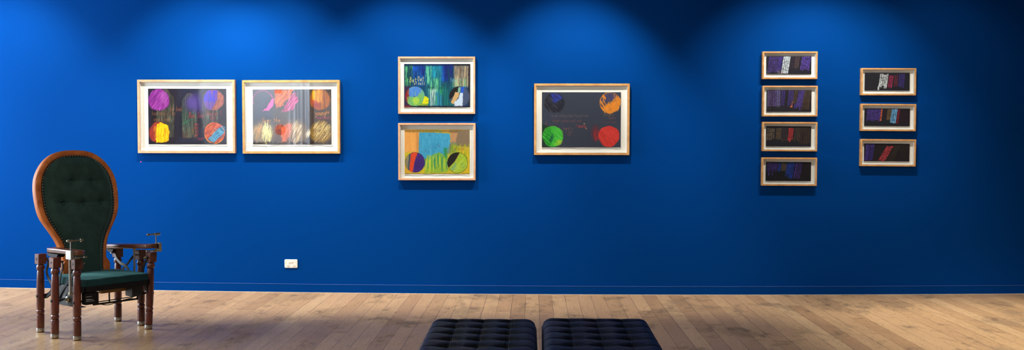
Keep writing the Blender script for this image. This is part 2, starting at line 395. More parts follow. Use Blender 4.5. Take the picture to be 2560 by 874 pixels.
class Art:
    """A drawing rasterised on a fine mesh; coordinates are those of the drawing itself (x right, y down)."""
    def __init__(s, x0, y0, x1, y1, bg, nx, seed=1):
        s.b = (x0, y0, x1, y1); s.nx = nx; s.ny = max(8, int(round(nx*(y1-y0)/(x1-x0)))); s.k = (x1-x0)/nx
        xs = np.linspace(x0, x1, s.nx+1); ys = np.linspace(y0, y1, s.ny+1)
        s.X, s.Y = np.meshgrid(xs, ys); s.C = np.zeros(s.X.shape+(3,)); s.C[:] = bg; s.seed = seed
        s.r = random.Random(seed); s.n = seed
    def nz(s, sx, sy, ang=0, oct=2):
        s.n += 1; v = vn(s.X, s.Y, sx, sy, ang, s.n)
        if oct > 1: v = .68*v+.32*vn(s.X, s.Y, sx*.45, sy*.45, ang, s.n+50)
        return v
    def blend(s, m, c):
        m = np.clip(m, 0, 1)[..., None]; s.C = s.C*(1-m)+np.asarray(c, float)*m
    def ell(s, cx, cy, rx, ry, edge=None, wob=.03):
        a = np.arctan2(s.Y-cy, s.X-cx); w = 1+wob*np.sin(a*3+cx)+wob*.6*np.sin(a*7+cy)
        d = np.sqrt(((s.X-cx)/rx)**2+((s.Y-cy)/ry)**2)/w; e = edge or 1.4*s.k/max(rx, 1)
        return 1-ss(1-e, 1+e, d)
    def poly(s, pts, soft=1.0, wob=0, wsc=14):
        X, Y = s.X, s.Y
        if wob:
            s.n += 2; X = X+(vn(X, Y, wsc, wsc, 0, s.n)-.5)*2*wob; Y = Y+(vn(X, Y, wsc, wsc, 0, s.n+1)-.5)*2*wob
        ins = np.zeros(X.shape, bool); dist = np.full(X.shape, 1e9); n = len(pts)
        for i in range(n):
            (x1, y1), (x2, y2) = pts[i], pts[(i+1) % n]
            if y1 != y2:
                c = ((y1 > Y) != (y2 > Y)) & (X < (x2-x1)*(Y-y1)/(y2-y1)+x1); ins ^= c
            L2 = (x2-x1)**2+(y2-y1)**2+1e-9
            t = np.clip(((X-x1)*(x2-x1)+(Y-y1)*(y2-y1))/L2, 0, 1)
            dist = np.minimum(dist, np.hypot(X-x1-t*(x2-x1), Y-y1-t*(y2-y1)))
        sd = np.where(ins, dist, -dist); e = soft*s.k
        return ss(-e, e, sd)
    def rect(s, x0, y0, x1, y1, soft=1.0, wob=0, wsc=14): return s.poly([(x0, y0), (x1, y0), (x1, y1), (x0, y1)], soft, wob, wsc)
    def grain(s, m, c, ang, long, short, lo=.35, hi=.6, a=1.0):
        s.blend(m*a*ss(lo, hi, s.nz(short, long, ang)), c)
    def line(s, pts, w, c, a=1.0, jit=0):
        pts = [(x+s.r.uniform(-jit, jit), y+s.r.uniform(-jit, jit)) for x, y in pts]
        for (x1, y1), (x2, y2) in zip(pts, pts[1:]):
            bx0, bx1 = min(x1, x2)-w*2-2*s.k, max(x1, x2)+w*2+2*s.k; by0, by1 = min(y1, y2)-w*2-2*s.k, max(y1, y2)+w*2+2*s.k
            i0 = int(np.clip((bx0-s.b[0])/s.k, 0, s.nx)); i1 = int(np.clip((bx1-s.b[0])/s.k+1, 0, s.nx+1))
            ky = (s.b[3]-s.b[1])/s.ny
            j0 = int(np.clip((by0-s.b[1])/ky, 0, s.ny)); j1 = int(np.clip((by1-s.b[1])/ky+1, 0, s.ny+1))
            if i1 <= i0 or j1 <= j0: continue
            X = s.X[j0:j1, i0:i1]; Y = s.Y[j0:j1, i0:i1]; L2 = (x2-x1)**2+(y2-y1)**2+1e-9
            t = np.clip(((X-x1)*(x2-x1)+(Y-y1)*(y2-y1))/L2, 0, 1)
            d = np.hypot(X-x1-t*(x2-x1), Y-y1-t*(y2-y1))
            m = (1-ss(w/2-.5*s.k, w/2+.7*s.k, d))[..., None]*a
            s.C[j0:j1, i0:i1] = s.C[j0:j1, i0:i1]*(1-m)+np.asarray(c, float)*m
    def scrib(s, cx, cy, rx, ry, ang, n, L, w, cols, a=.8):
        for _ in range(n):
            r = math.sqrt(s.r.random()); t = s.r.uniform(0, 2*pi); x = cx+rx*r*math.cos(t); y = cy+ry*r*math.sin(t)
            an = math.radians(ang+s.r.uniform(-9, 9)); l = L*s.r.uniform(.5, 1.1)
            dx, dy = math.cos(an)*l/2, -math.sin(an)*l/2
            s.line([(x-dx, y-dy), (x+s.r.uniform(-2, 2), y+s.r.uniform(-2, 2)), (x+dx, y+dy)], w*s.r.uniform(.6, 1.3), s.r.choice(cols), a*s.r.uniform(.5, 1))
    def arc(s, cx, cy, rx, ry, a0, a1, w, c, a=.9):
        s.line([(cx+rx*math.cos(math.radians(q)), cy-ry*math.sin(math.radians(q))) for q in np.linspace(a0, a1, 28)], w, c, a, jit=.8)
    def text(s, x, y, h, str_, c, w=3, a=.9, adv=.78, slope=0, slant=.08):
        w *= .8; a *= .85
        X = x
        for ch in str_:
            if ch == ' ': X += h*.6; continue
            for st in FONT.get(ch, FONT.get(ch.lower(), [])):
                s.line([(X+px*h*.62+py*h*slant, y-py*h+(X-x)*slope) for px, py in st], w, c, a, jit=h*.05)
            X += h*adv
    def bricks(s, x0, x1, yt, yb, slant, ncol, bh, col, gap=4, jag=20, jit=3, a=.95, shade=.12):
        """slanted columns of little hand-drawn blocks; slant = x shift from top to bottom"""
        cw = (x1-x0)/ncol
        for i in range(ncol):
            y = yt+s.r.uniform(-jag*.3, jag*.3); end = yb+s.r.uniform(-jag, jag)
            while y < end-6:
                h = bh*s.r.uniform(.6, 1.6); y2 = min(y+h, end)
                f0 = (y-yt)/(yb-yt+1e-6); f1 = (y2-gap-yt)/(yb-yt+1e-6)
                xa = x0+i*cw+slant*f0; xb = x0+i*cw+slant*f1; j = lambda: s.r.uniform(-jit, jit)
                g = gap*.5
                m = s.local_poly([(xa+g+j(), y+j()), (xa+cw-g+j(), y+j()), (xb+cw-g+j(), y2-gap+j()), (xb+g+j(), y2-gap+j())])
                v = 1+s.r.uniform(-shade, shade)
                if m: 
                    (j0, j1, i0, i1, mk) = m; mk = (mk*a)[..., None]; s.C[j0:j1, i0:i1] = s.C[j0:j1, i0:i1]*(1-mk)+np.clip(np.asarray(col, float)*v, 0, 255)*mk
                y = y2
    def local_poly(s, pts):
        xs = [p[0] for p in pts]; ys = [p[1] for p in pts]; ky = (s.b[3]-s.b[1])/s.ny
        i0 = int(np.clip((min(xs)-s.b[0])/s.k-2, 0, s.nx)); i1 = int(np.clip((max(xs)-s.b[0])/s.k+3, 0, s.nx+1))
        j0 = int(np.clip((min(ys)-s.b[1])/ky-2, 0, s.ny)); j1 = int(np.clip((max(ys)-s.b[1])/ky+3, 0, s.ny+1))
        if i1 <= i0 or j1 <= j0: return None
        sub = Art.__new__(Art); sub.X = s.X[j0:j1, i0:i1]; sub.Y = s.Y[j0:j1, i0:i1]; sub.k = s.k; sub.n = 0
        return (j0, j1, i0, i1, Art.poly(sub, pts, 1.0))
    def finish(s, amt=5):
        n = (np.random.RandomState(s.seed).rand(*s.X.shape)-.5)*2*amt+(s.nz(9, 9)-.5)*amt*2
        s.C = np.clip(s.C+n[..., None], 0, 255)

# ------------------------------------------------------------------ the drawings
def art_robes():
    A = Art(152, 163, 932, 716, (34, 36, 56), 520, 11)
    A.blend(A.nz(160, 160)*.35, (46, 48, 74)); A.blend(A.rect(152, 163, 440, 716, 30)*.75, (34, 24, 34)); A.blend(A.rect(830, 163, 932, 500, 24)*.6, (34, 20, 30))
    # long cloak shapes
    for (x0, x1, yt, yb, c1) in ((228, 412, 172, 655, (78, 74, 60)), (488, 640, 212, 655, (74, 84, 74)), (690, 850, 178, 560, (84, 74, 78))):
        w = x1-x0; cx = (x0+x1)/2
        A.blend(A.poly([(x0-34, yt+120), (x0+8, yt+30), (x1, yt+60), (x1, yb-20), (x0-34, yb-10)], 14)*.55, (18, 15, 26))
        sh = A.poly([(x0, yt+90), (x0+12, yt+44), (cx-26, yt+20), (cx-12, yt), (cx+16, yt), (cx+34, yt+22), (x1-12, yt+60), (x1, yt+110), (x1-4, yb-10), (x0+4, yb)], 3, 4)
        A.blend(sh*.55, c1); A.grain(sh, (112, 116, 92), 0, 90, 7, .5, .75, .65); A.grain(sh, (36, 30, 34), 0, 120, 9, .5, .7, .6)
        A.grain(sh, (92, 128, 100), 4, 60, 5, .6, .8, .5)
        A.arc(cx+2, yt+34, 38, 34, 10, 170, 5, (110, 92, 66), .7)
    A.grain(A.rect(490, 380, 630, 540, 20), (52, 120, 84), 60, 60, 5, .55, .75, .6)
    A.grain(A.rect(492, 545, 640, 655, 12), (116, 78, 52), 0, 60, 6, .5, .7, .7)
    A.blend(A.ell(628, 310, 95, 92, .55)*.6, (72, 48, 140)); A.blend(A.ell(590, 300, 60, 60, .6)*.35, (96, 70, 168))
    c = A.ell(258, 275, 105, 108, .07); A.blend(c*.9, (140, 42, 140)); A.grain(c, (182, 84, 186), 30, 60, 5, .5, .75, .7); A.grain(c, (104, 30, 120), 35, 60, 6, .55, .75, .5)
    A.blend(A.poly([(270, 200), (340, 190), (330, 330), (290, 300)], 9, 6)*.35, (188, 118, 180))
    c = A.ell(806, 275, 102, 103, .05); A.blend(c*.85, (148, 76, 70)); A.grain(c, (186, 108, 80), 25, 50, 5, .5, .7, .6)
    b = A.poly([(742, 182), (845, 178), (842, 262), (812, 330), (770, 384), (704, 340), (702, 250)], 3, 6)*c
    A.blend(b*.8, (70, 54, 160)); A.grain(b*A.rect(700, 170, 850, 290, 12), (36, 44, 208), 0, 60, 6, .3, .6, .9); A.grain(b, (140, 70, 150), 0, 60, 6, .5, .75, .6)
    c = A.ell(258, 600, 102, 104, .06); A.blend(c*.9, (150, 46, 42)); A.grain(c, (186, 66, 44), 20, 60, 6, .5, .75, .6)
    y = A.poly([(238, 520), (272, 498), (350, 530), (362, 590), (352, 680), (300, 700), (226, 698), (232, 600)], 2, 5)
    A.blend(y*.9, (244, 182, 10)); A.grain(y, (255, 214, 20), 4, 60, 5, .4, .6, .9); A.scrib(298, 610, 62, 82, 86, 46, 50, 4, [(255, 206, 20), (232, 150, 16), (190, 100, 20)], .7)
    A.scrib(218, 590, 18, 60, 86, 14, 60, 3.5, [(236, 160, 30)], .8)
    c = A.ell(812, 605, 100, 104, .04); A.blend(c*.9, (168, 60, 42)); A.grain(c, (222, 98, 50), 50, 70, 6, .45, .7, .8)
    A.scrib(770, 560, 50, 50, 55, 30, 60, 3.5, [(232, 168, 34), (120, 26, 40), (224, 84, 40)], .8)
    t = A.poly([(742, 668), (880, 530), (918, 545), (912, 600), (800, 702)], 2, 4); A.blend(t*.9, (74, 162, 204)); A.grain(t, (20, 44, 66), -42, 70, 4, .58, .7, .85); A.scrib(850, 605, 66, 52, 40, 40, 50, 3, [(110, 190, 224), (40, 110, 160)], .8)
    A.arc(812, 605, 100, 104, 0, 360, 5, (230, 92, 40), .75); A.arc(812, 607, 97, 102, 190, 320, 5, (240, 160, 36), .8)
    A.scrib(860, 530, 26, 18, 10, 12, 40, 2.5, [(200, 104, 104)], .7)
    tc = (176, 96, 58)
    A.text(372, 385, 26, 'by bad', tc, 4.2, .7); A.text(188, 428, 26, 'bad medicine', (150, 92, 56), 4, .7); A.text(204, 486, 24, 'again ham .', (150, 92, 56), 4, .7)
    A.text(560, 452, 27, 'Bon Jovi', (196, 44, 60), 4.5, .75); A.text(736, 432, 25, 'Hunter f', (188, 62, 66), 4, .7); A.text(772, 468, 22, 'day', (188, 50, 66), 3.6, .6)
    for i, (w_, xx) in enumerate((('may', 612), ('day', 608), ('my', 622), ('me', 620), ('now', 640))): A.text(xx, 530+i*36, 20, w_, (176, 52, 66), 3.8, .75)
    A.line([(686, 655), (712, 655)], 3.5, (190, 60, 70)); A.grain(A.rect(152, 700, 932, 716, 3), (20, 14, 22), 0, 20, 20, .2, .5, .7)
    A.finish(5); return A

def art_embers():
    A = Art(160, 170, 942, 718, (60, 54, 58), 520, 23)
    A.blend(A.rect(160, 170, 365, 480, 60)*.85, (44, 62, 98)); A.blend(A.rect(728, 170, 942, 718, 4)*.9, (52, 36, 28)); A.blend(A.nz(140, 200)*.5, (84, 76, 78))
    A.blend(A.rect(540, 170, 735, 718, 20)*.45, (92, 98, 112)); A.blend(A.rect(360, 380, 560, 500, 50)*.5, (86, 78, 78))  # upright grey-blue band: room reflection painted into the sheet's colour
    A.arc(262, 282, 100, 100, 20, 200, 6, (170, 66, 140), .7); A.arc(262, 282, 98, 98, -60, 40, 5, (204, 78, 160), .7)
    A.blend(A.poly([(255, 386), (300, 350), (345, 275), (372, 262), (366, 330), (318, 380)], 3, 5), (214, 84, 158))
    m = A.poly([(378, 180), (560, 172), (540, 235), (452, 330), (395, 362), (380, 300)], 4, 8); A.blend(m*.75, (186, 92, 62)); A.grain(m, (250, 116, 64), 35, 70, 8, .4, .65, .95)
    m = A.poly([(590, 200), (612, 290), (560, 370), (450, 400), (498, 300), (560, 215)], 4, 8); A.blend(m*.7, (160, 56, 104)); A.grain(m, (206, 84, 140), 35, 70, 8, .4, .7, .9)
    m = A.ell(830, 272, 100, 104, .1); A.blend(m*.85, (126, 66, 22)); A.grain(m, (176, 100, 26), 0, 80, 7, .45, .7, .8); A.blend(A.poly([(745, 190), (855, 172), (850, 300), (760, 300)], 9, 6)*.45, (224, 146, 22)); A.grain(A.rect(745, 175, 855, 310, 10), (236, 164, 26), 0, 80, 6, .5, .7, .8)
    A.blend(A.poly([(735, 270), (830, 300), (820, 370), (760, 340)], 10, 6)*.7, (140, 46, 54)); A.scrib(885, 300, 34, 80, 85, 26, 80, 4, [(96, 50, 20), (150, 84, 28)], .7)
    for q_ in ((262, 605, .6, (150, 136, 104)), (590, 600, .65, (142, 118, 92)), (470, 600, .4, (120, 80, 66))): A.blend(A.ell(q_[0], q_[1], 120, 116, .35)*q_[2], q_[3])
    m = A.ell(262, 605, 104, 104, .14); A.blend(m*.35, (140, 124, 92)); A.scrib(215, 600, 46, 76, 70, 44, 70, 4.5, [(214, 158, 104), (188, 134, 80)], .7); A.scrib(302, 598, 52, 84, 84, 74, 80, 5.5, [(232, 220, 150), (214, 204, 128), (240, 232, 176)], .85)
    m = A.poly([(440, 560), (520, 500), (545, 520), (540, 600), (490, 690), (446, 700)], 6, 8); A.blend(m*.8, (192, 92, 64)); A.grain(m, (218, 110, 76), 15, 60, 6, .4, .7, .8)
    A.scrib(590, 600, 54, 92, 64, 74, 80, 4.5, [(206, 182, 142), (182, 150, 108), (226, 204, 166)], .75)
    A.blend(A.ell(835, 595, 112, 112, .1)*.7, (128, 98, 42)); A.scrib(835, 595, 92, 100, 55, 120, 74, 4.2, [(206, 184, 112), (180, 142, 64), (224, 206, 140), (150, 106, 40)], .85)
    A.scrib(708, 610, 16, 30, 60, 14, 60, 4, [(236, 224, 196)], .8)
    A.text(255, 500, 26, 'Over the', (210, 132, 66), 4, .85, .92, -.02); A.text(386, 566, 24, 'life', (216, 126, 52), 4, .9)
    A.text(782, 428, 28, 'young', (220, 138, 56), 4.4, .9); A.text(890, 420, 20, '**', (220, 138, 56), 3.4, .9); A.text(796, 466, 20, 'heartbeats', (150, 54, 84), 3.6, .85, .72)
    A.grain(A.rect(160, 690, 942, 718, 4), (30, 20, 18), 0, 20, 20, .4, .6, .6)
    A.finish(5); return A

def art_waterfall():
    A = Art(152, 150, 1003, 708, (14, 44, 96), 430, 37)
    A.blend(A.nz(120, 160)*.5, (10, 80, 130))
    def band(x0, x1, y0, y1, c, a=.9, lo=.35, hi=.6, sh=9, lg=140): A.grain(A.rect(x0, y0, x1, y1, 10, 8), c, 2, lg, sh, lo, hi, a)
    A.blend(A.rect(152, 150, 270, 440, 12)*.6, (16, 66, 66)); band(168, 200, 180, 420, (98, 196, 124)); band(222, 262, 165, 440, (96, 186, 84), .9); band(180, 225, 330, 440, (120, 210, 110), .7)
    band(262, 420, 170, 330, (16, 66, 176)); band(262, 350, 180, 240, (24, 92, 206), .8); band(250, 420, 250, 440, (24, 90, 160)); band(360, 440, 165, 300, (20, 34, 110))
    A.blend(A.rect(600, 160, 790, 470, 16, 8)*.7, (20, 50, 130)); band(600, 665, 170, 380, (18, 88, 200)); band(660, 790, 165, 330, (22, 34, 110), .9)
    A.blend(A.rect(430, 170, 640, 700, 12, 8)*.75, (30, 128, 140)); band(436, 500, 175, 400, (120, 214, 160)); band(470, 610, 330, 520, (110, 200, 140)); band(520, 612, 180, 330, (30, 160, 190)); band(440, 640, 200, 690, (16, 74, 92), .6, .55, .75)
    band(470, 560, 470, 690, (206, 224, 210), .9); band(560, 640, 500, 690, (60, 150, 196)); band(540, 580, 560, 690, (60, 160, 90), .8); band(600, 700, 440, 560, (50, 156, 92), .8, .4, .6, 8, 60)
    A.blend(A.rect(640, 380, 790, 700, 14, 10)*.8, (20, 90, 96)); band(640, 790, 440, 690, (24, 120, 112), .8); band(700, 830, 200, 480, (14, 60, 84), .8)
    A.blend(A.rect(800, 170, 985, 440, 8, 8)*.75, (150, 128, 98)); band(800, 985, 160, 440, (198, 172, 134), .9); band(795, 980, 170, 440, (84, 70, 62), .7, .55, .7); band(770, 960, 340, 450, (120, 190, 140), .6)
    A.blend(A.rect(152, 150, 1003, 174, 5, 4)*.6, (16, 26, 60)); A.blend(A.rect(780, 150, 1003, 168, 3, 4)*.9, (34, 30, 30)); A.blend(A.rect(976, 150, 1003, 708, 4, 6)*.85, (40, 34, 34)); A.line([(895, 232), (930, 236)], 4, (50, 44, 40))
    A.blend(A.rect(152, 440, 230, 708, 10, 10)*.75, (74, 34, 62)); A.blend(A.rect(330, 440, 470, 700, 18)*.5, (20, 90, 110))
    c = A.ell(292, 568, 128, 130, .02, .008); A.blend(c, (96, 168, 140)); A.blend(c*A.poly([(215, 440), (370, 430), (380, 530), (300, 580), (214, 560)], 5, 6), (74, 128, 218)); A.grain(c, (84, 150, 210), 0, 100, 9, .5, .7, .5)
    A.blend(c*A.poly([(152, 440), (212, 460), (214, 570), (196, 690), (152, 690)], 3, 4), (140, 30, 44)); A.blend(c*A.poly([(196, 575), (310, 590), (345, 530), (390, 540), (390, 700), (196, 700)], 6, 9)*.8, (120, 184, 96)); A.blend(A.ell(304, 622, 42, 48, .4)*.8, (186, 218, 66)); A.grain(c, (150, 204, 110), 0, 70, 8, .55, .75, .5)
    A.arc(292, 568, 128, 130, 0, 360, 2.5, (24, 52, 66), .7); A.ell(0, 0, 1, 1); A.blend(A.ell(288, 570, 6, 6), (40, 60, 60))
    A.blend(A.poly([(418, 560), (470, 590), (470, 660), (380, 672)], 3, 5), (228, 222, 26)); A.blend(A.rect(340, 664, 460, 690, 5, 4)*.8, (170, 190, 40)); A.line([(428, 630), (470, 626)], 3, (60, 80, 30))
    c = A.ell(866, 570, 132, 132, .02, .006); A.blend(c, (66, 78, 108)); A.blend(c*A.poly([(730, 440), (855, 440), (838, 520), (740, 610), (730, 600)], 3, 3), (30, 28, 30))
    A.blend(c*A.poly([(735, 610), (800, 570), (830, 560), (780, 670), (740, 650)], 3, 3)*.8, (74, 84, 96))
    A.blend(A.poly([(812, 512), (862, 510), (858, 560), (790, 668), (754, 650)], 2, 5), (200, 162, 110)); A.blend(A.poly([(850, 450), (880, 446), (874, 520), (846, 520)], 2, 4), (120, 170, 150))
    A.blend(A.poly([(886, 446), (930, 444), (912, 530), (880, 520)], 2, 3), (36, 84, 190)); A.blend(A.poly([(872, 520), (905, 516), (908, 700), (800, 700), (800, 640), (850, 600), (866, 560)], 2, 6), (190, 208, 230)); A.arc(866, 570, 131, 131, 150, 400, 3, (20, 24, 34), .8)
    A.blend(A.rect(152, 690, 1003, 708, 4, 5)*.75, (38, 26, 30)); A.blend(A.rect(152, 690, 240, 708, 5)*.8, (170, 50, 50))
    y = (232, 222, 130)
    A.text(224, 386, 34, 'Bat', y, 5.5, .95, .95); A.text(326, 370, 32, 'Out', y, 5.5, .95, .95, -.03); A.text(278, 418, 20, 'of hell .', y, 5, .95, 1.15)
    A.text(452, 472, 26, 'Meat loaf', (22, 36, 46), 4.5, .9, 1.0); A.text(744, 380, 30, 'Heart', (128, 176, 200), 4, .8, .95)
    A.finish(6); return A

def art_meadow():
    A = Art(146, 132, 915, 658, (206, 168, 60), 430, 41)
    A.blend(A.rect(146, 132, 330, 420, 6, 5), (234, 164, 84)); A.grain(A.rect(146, 132, 330, 430, 6), (244, 178, 96), 0, 90, 14, .4, .7, .7); A.blend(A.rect(146, 132, 700, 165, 6, 8)*.8, (142, 108, 48)); A.grain(A.rect(320, 132, 600, 170, 6), (104, 130, 60), 70, 20, 8, .5, .7, .8)
    A.blend(A.rect(146, 400, 915, 658, 10, 10), (206, 186, 40)); A.blend(A.rect(146, 560, 300, 658, 20, 8)*.7, (226, 160, 50)); A.blend(A.rect(800, 380, 915, 658, 20, 8)*.7, (214, 178, 30))
    A.blend(A.rect(690, 160, 780, 320, 6, 6), (190, 142, 100)); A.blend(A.rect(680, 132, 915, 172, 5, 6)*.9, (126, 100, 66)); A.blend(A.poly([(778, 150), (915, 140), (915, 340), (745, 330)], 4, 5), (132, 112, 90))
    A.blend(A.rect(640, 290, 760, 420, 16, 10)*.85, (98, 124, 108)); A.grain(A.rect(690, 310, 915, 480, 12, 8), (166, 178, 40), 3, 80, 9, .35, .6, .9); A.grain(A.rect(690, 330, 915, 520, 12), (110, 140, 40), 3, 80, 9, .55, .75, .8)
    A.blend(A.poly([(318, 165), (686, 180), (684, 300), (640, 420), (560, 480), (380, 480), (312, 400)], 3, 6), (66, 160, 200)); A.grain(A.rect(320, 180, 680, 470, 10), (88, 178, 214), 2, 80, 12, .45, .75, .6); A.grain(A.rect(320, 180, 660, 470, 10), (46, 128, 168), 2, 50, 8, .62, .8, .5)
    A.blend(A.rect(286, 180, 316, 400, 5, 5)*.5, (176, 120, 70))
    A.blend(A.poly([(388, 500), (480, 430), (560, 405), (620, 440), (650, 400), (660, 640), (385, 650)], 4, 10)*.85, (140, 180, 60)); A.blend(A.rect(608, 350, 648, 500, 6, 8)*.9, (50, 140, 76))
    for i in range(34):
        x = 392+i*7.6; yt = 430+A.r.uniform(-20, 60)+abs(x-530)*.25
        A.line([(x, yt), (x+A.r.uniform(-6, 6), yt+A.r.uniform(80, 190))], A.r.uniform(7, 13), A.r.choice([(212, 214, 70), (60, 150, 90), (120, 176, 60), (196, 206, 60), (40, 128, 110), (222, 222, 90), (150, 190, 60)]), .7)
    c = A.ell(268, 522, 117, 120, .02, .006); A.blend(c, (66, 40, 118)); A.blend(c*A.poly([(140, 400), (222, 400), (196, 640), (140, 640)], 2, 2), (156, 148, 92)); A.blend(c*A.poly([(202, 400), (226, 400), (206, 640), (176, 640)], 2, 2), (66, 92, 96)); A.blend(c*A.poly([(222, 400), (302, 400), (262, 520), (240, 640), (196, 640)], 2, 4), (226, 74, 38)); A.grain(c, (80, 56, 136), 5, 60, 8, .5, .8, .4)
    A.arc(268, 522, 117, 120, 0, 360, 2.5, (60, 50, 60), .6)
    c = A.ell(772, 526, 120, 122, .02, .006); A.blend(c, (160, 188, 52)); A.grain(c, (186, 206, 70), 40, 60, 9, .4, .7, .8); A.blend(c*A.poly([(640, 400), (800, 400), (740, 510), (668, 582), (640, 560)], 2, 3), (34, 30, 28)); A.line([(792, 418), (742, 506), (676, 578)], 4, (140, 90, 50), .8)
    A.blend(c*A.poly([(690, 600), (752, 520), (760, 545), (715, 620)], 3, 5)*.7, (120, 168, 120)); A.scrib(840, 560, 30, 30, 38, 12, 40, 3.5, [(96, 150, 110)], .7); A.scrib(735, 595, 24, 20, 40, 10, 50, 4, [(120, 170, 160)], .6)
    A.arc(772, 526, 120, 122, 0, 360, 4, (44, 48, 30), .85)
    A.text(730, 375, 22, 'should', (156, 92, 34), 4, .8, .95); A.text(440, 330, 20, 'school', (40, 110, 150), 2.6, .7, 1.0); A.text(430, 358, 20, 'dance', (40, 110, 150), 2.6, .6, 1.0)
    for p in ((398, 380), (556, 328)): A.blend(A.ell(p[0], p[1], 5, 5), (160, 40, 60))
    A.grain(A.rect(146, 650, 915, 658, 3), (120, 110, 30), 0, 20, 20, .3, .5, .6); A.finish(6); return A

def art_moons():
    A = Art(143, 142, 946, 702, (60, 66, 82), 500, 53)
    A.blend(A.nz(200, 200)*.4, (52, 58, 74)); A.blend(A.poly([(143, 470), (200, 480), (250, 540), (300, 702), (143, 702)], 4, 8)*.85, (28, 52, 40))
    c = A.ell(270, 252, 104, 104, .03); A.blend(c*.9, (38, 40, 52)); A.blend(c*A.poly([(230, 150), (345, 170), (350, 200), (300, 240), (262, 250), (236, 200)], 10, 8)*.9, (52, 68, 178)); A.grain(c, (84, 82, 92), -42, 80, 5, .58, .75, .7); A.grain(c, (18, 18, 26), -42, 80, 5, .55, .75, .6); A.arc(270, 250, 105, 105, 0, 180, 3, (24, 26, 34), .8); A.arc(270, 252, 104, 104, 0, 360, 2.5, (90, 92, 104), .5)
    c = A.ell(838, 248, 107, 107, .03); A.blend(c*.8, (84, 74, 92)); A.grain(c, (232, 142, 48), -35, 70, 6, .22, .5, .95); A.blend(c*A.poly([(800, 150), (880, 142), (860, 230), (820, 270), (790, 240)], 5, 8)*.85, (66, 70, 98)); A.grain(c*A.rect(740, 160, 905, 240, 10), (56, 62, 120), -20, 70, 8, .4, .65, .8); A.blend(c*A.poly([(800, 300), (900, 180), (945, 230), (900, 340), (820, 350)], 6, 6)*.75, (228, 140, 46)); A.scrib(850, 300, 78, 46, 60, 60, 70, 5, [(240, 152, 56), (224, 130, 44)], .8); A.arc(838, 250, 106, 106, 100, 280, 4, (224, 140, 60), .8)
    c = A.ell(254, 590, 106, 106, .03); A.blend(c*.95, (62, 178, 54)); A.blend(c*A.poly([(150, 480), (215, 500), (246, 560), (250, 640), (220, 690), (150, 690)], 4, 6)*.75, (24, 128, 36)); A.grain(c, (92, 208, 74), -42, 70, 6, .45, .7, .8); A.blend(c*A.poly([(225, 600), (250, 560), (262, 600), (240, 650), (218, 640)], 6, 4)*.7, (20, 84, 70)); A.scrib(310, 655, 34, 24, 40, 26, 40, 5, [(180, 212, 56), (150, 200, 60)], .8); A.arc(254, 590, 105, 106, 0, 150, 3, (110, 70, 60), .6)
    A.blend(A.ell(690, 560, 40, 74, .5)*.75, (120, 46, 56)); A.scrib(700, 580, 26, 56, 80, 40, 40, 4, [(200, 52, 50), (150, 46, 50)], .6)
    c = A.ell(826, 590, 107, 107, .02); A.blend(c, (206, 56, 50)); A.grain(c, (222, 72, 62), -42, 80, 7, .4, .7, .8); A.grain(c, (176, 44, 46), -42, 80, 8, .6, .8, .6)
    A.text(220, 395, 19, "I've got nothing without the wild river", (124, 104, 104), 2.4, .75, .52); A.text(246, 445, 18, 'thought someone could undo .', (136, 82, 84), 2.4, .8, .64); A.text(460, 492, 18, '', (0, 0, 0)); A.text(486, 502, 20, 'I tomorrow .', (188, 72, 74), 3.2, .85, .5)
    A.text(360, 524, 17, 'heard in', (150, 104, 94), 2.8, .8, .78); A.text(386, 554, 16, 'a song', (150, 92, 90), 2.6, .7, .7); A.text(400, 582, 16, 'say .', (150, 92, 90), 2.6, .7, .8)
    A.text(772, 382, 20, 'Knights', (146, 110, 74), 2.8, .75, .78); A.text(820, 414, 18, 'spare', (146, 100, 84), 2.6, .7, .85); A.text(750, 456, 18, 'bring me down', (130, 66, 74), 2.6, .6, .64); A.text(180, 480, 20, 'h', (150, 70, 74), 3)
    for p in ((574, 463), (594, 510)): A.blend(A.ell(p[0], p[1], 5, 6), (230, 160, 90))
    A.finish(4); return A

PURP = (76, 58, 146)
def small_base(x0, y0, x1, y1, bg, seed):
    A = Art(x0, y0, x1, y1, bg, 280, seed); A.blend(A.nz(200, 120)*.3, tuple(v*1.25 for v in bg)); return A
def art_s1():
    A = small_base(257, 230, 1292, 645, (38, 36, 46), 61)
    A.bricks(320, 610, 240, 600, -48, 7, 60, (80, 62, 142), 9, 20, 4, .8); A.bricks(545, 640, 240, 560, -40, 2, 55, (70, 52, 140), 9, 20, 4, .7)
    A.bricks(820, 1020, 250, 540, -50, 4, 60, (58, 46, 54), 8, 20, 4, .5); A.bricks(928, 1030, 240, 520, -40, 3, 50, (84, 66, 66), 8, 30, 4, .8)
    A.bricks(1075, 1290, 240, 570, -55, 5, 58, (88, 66, 160), 9, 30, 4, .85); A.blend(A.rect(520, 565, 660, 645, 5, 5)*.6, (104, 78, 84))
    A.bricks(650, 818, 234, 640, -62, 4, 80, (196, 208, 216), 7, 8, 5, .98, .06); A.blend(A.rect(600, 500, 660, 520, 3, 3)*.6, (40, 38, 44))
    A.blend(A.rect(257, 632, 700, 645, 2)*.5, (120, 90, 84)); A.finish(3); return A
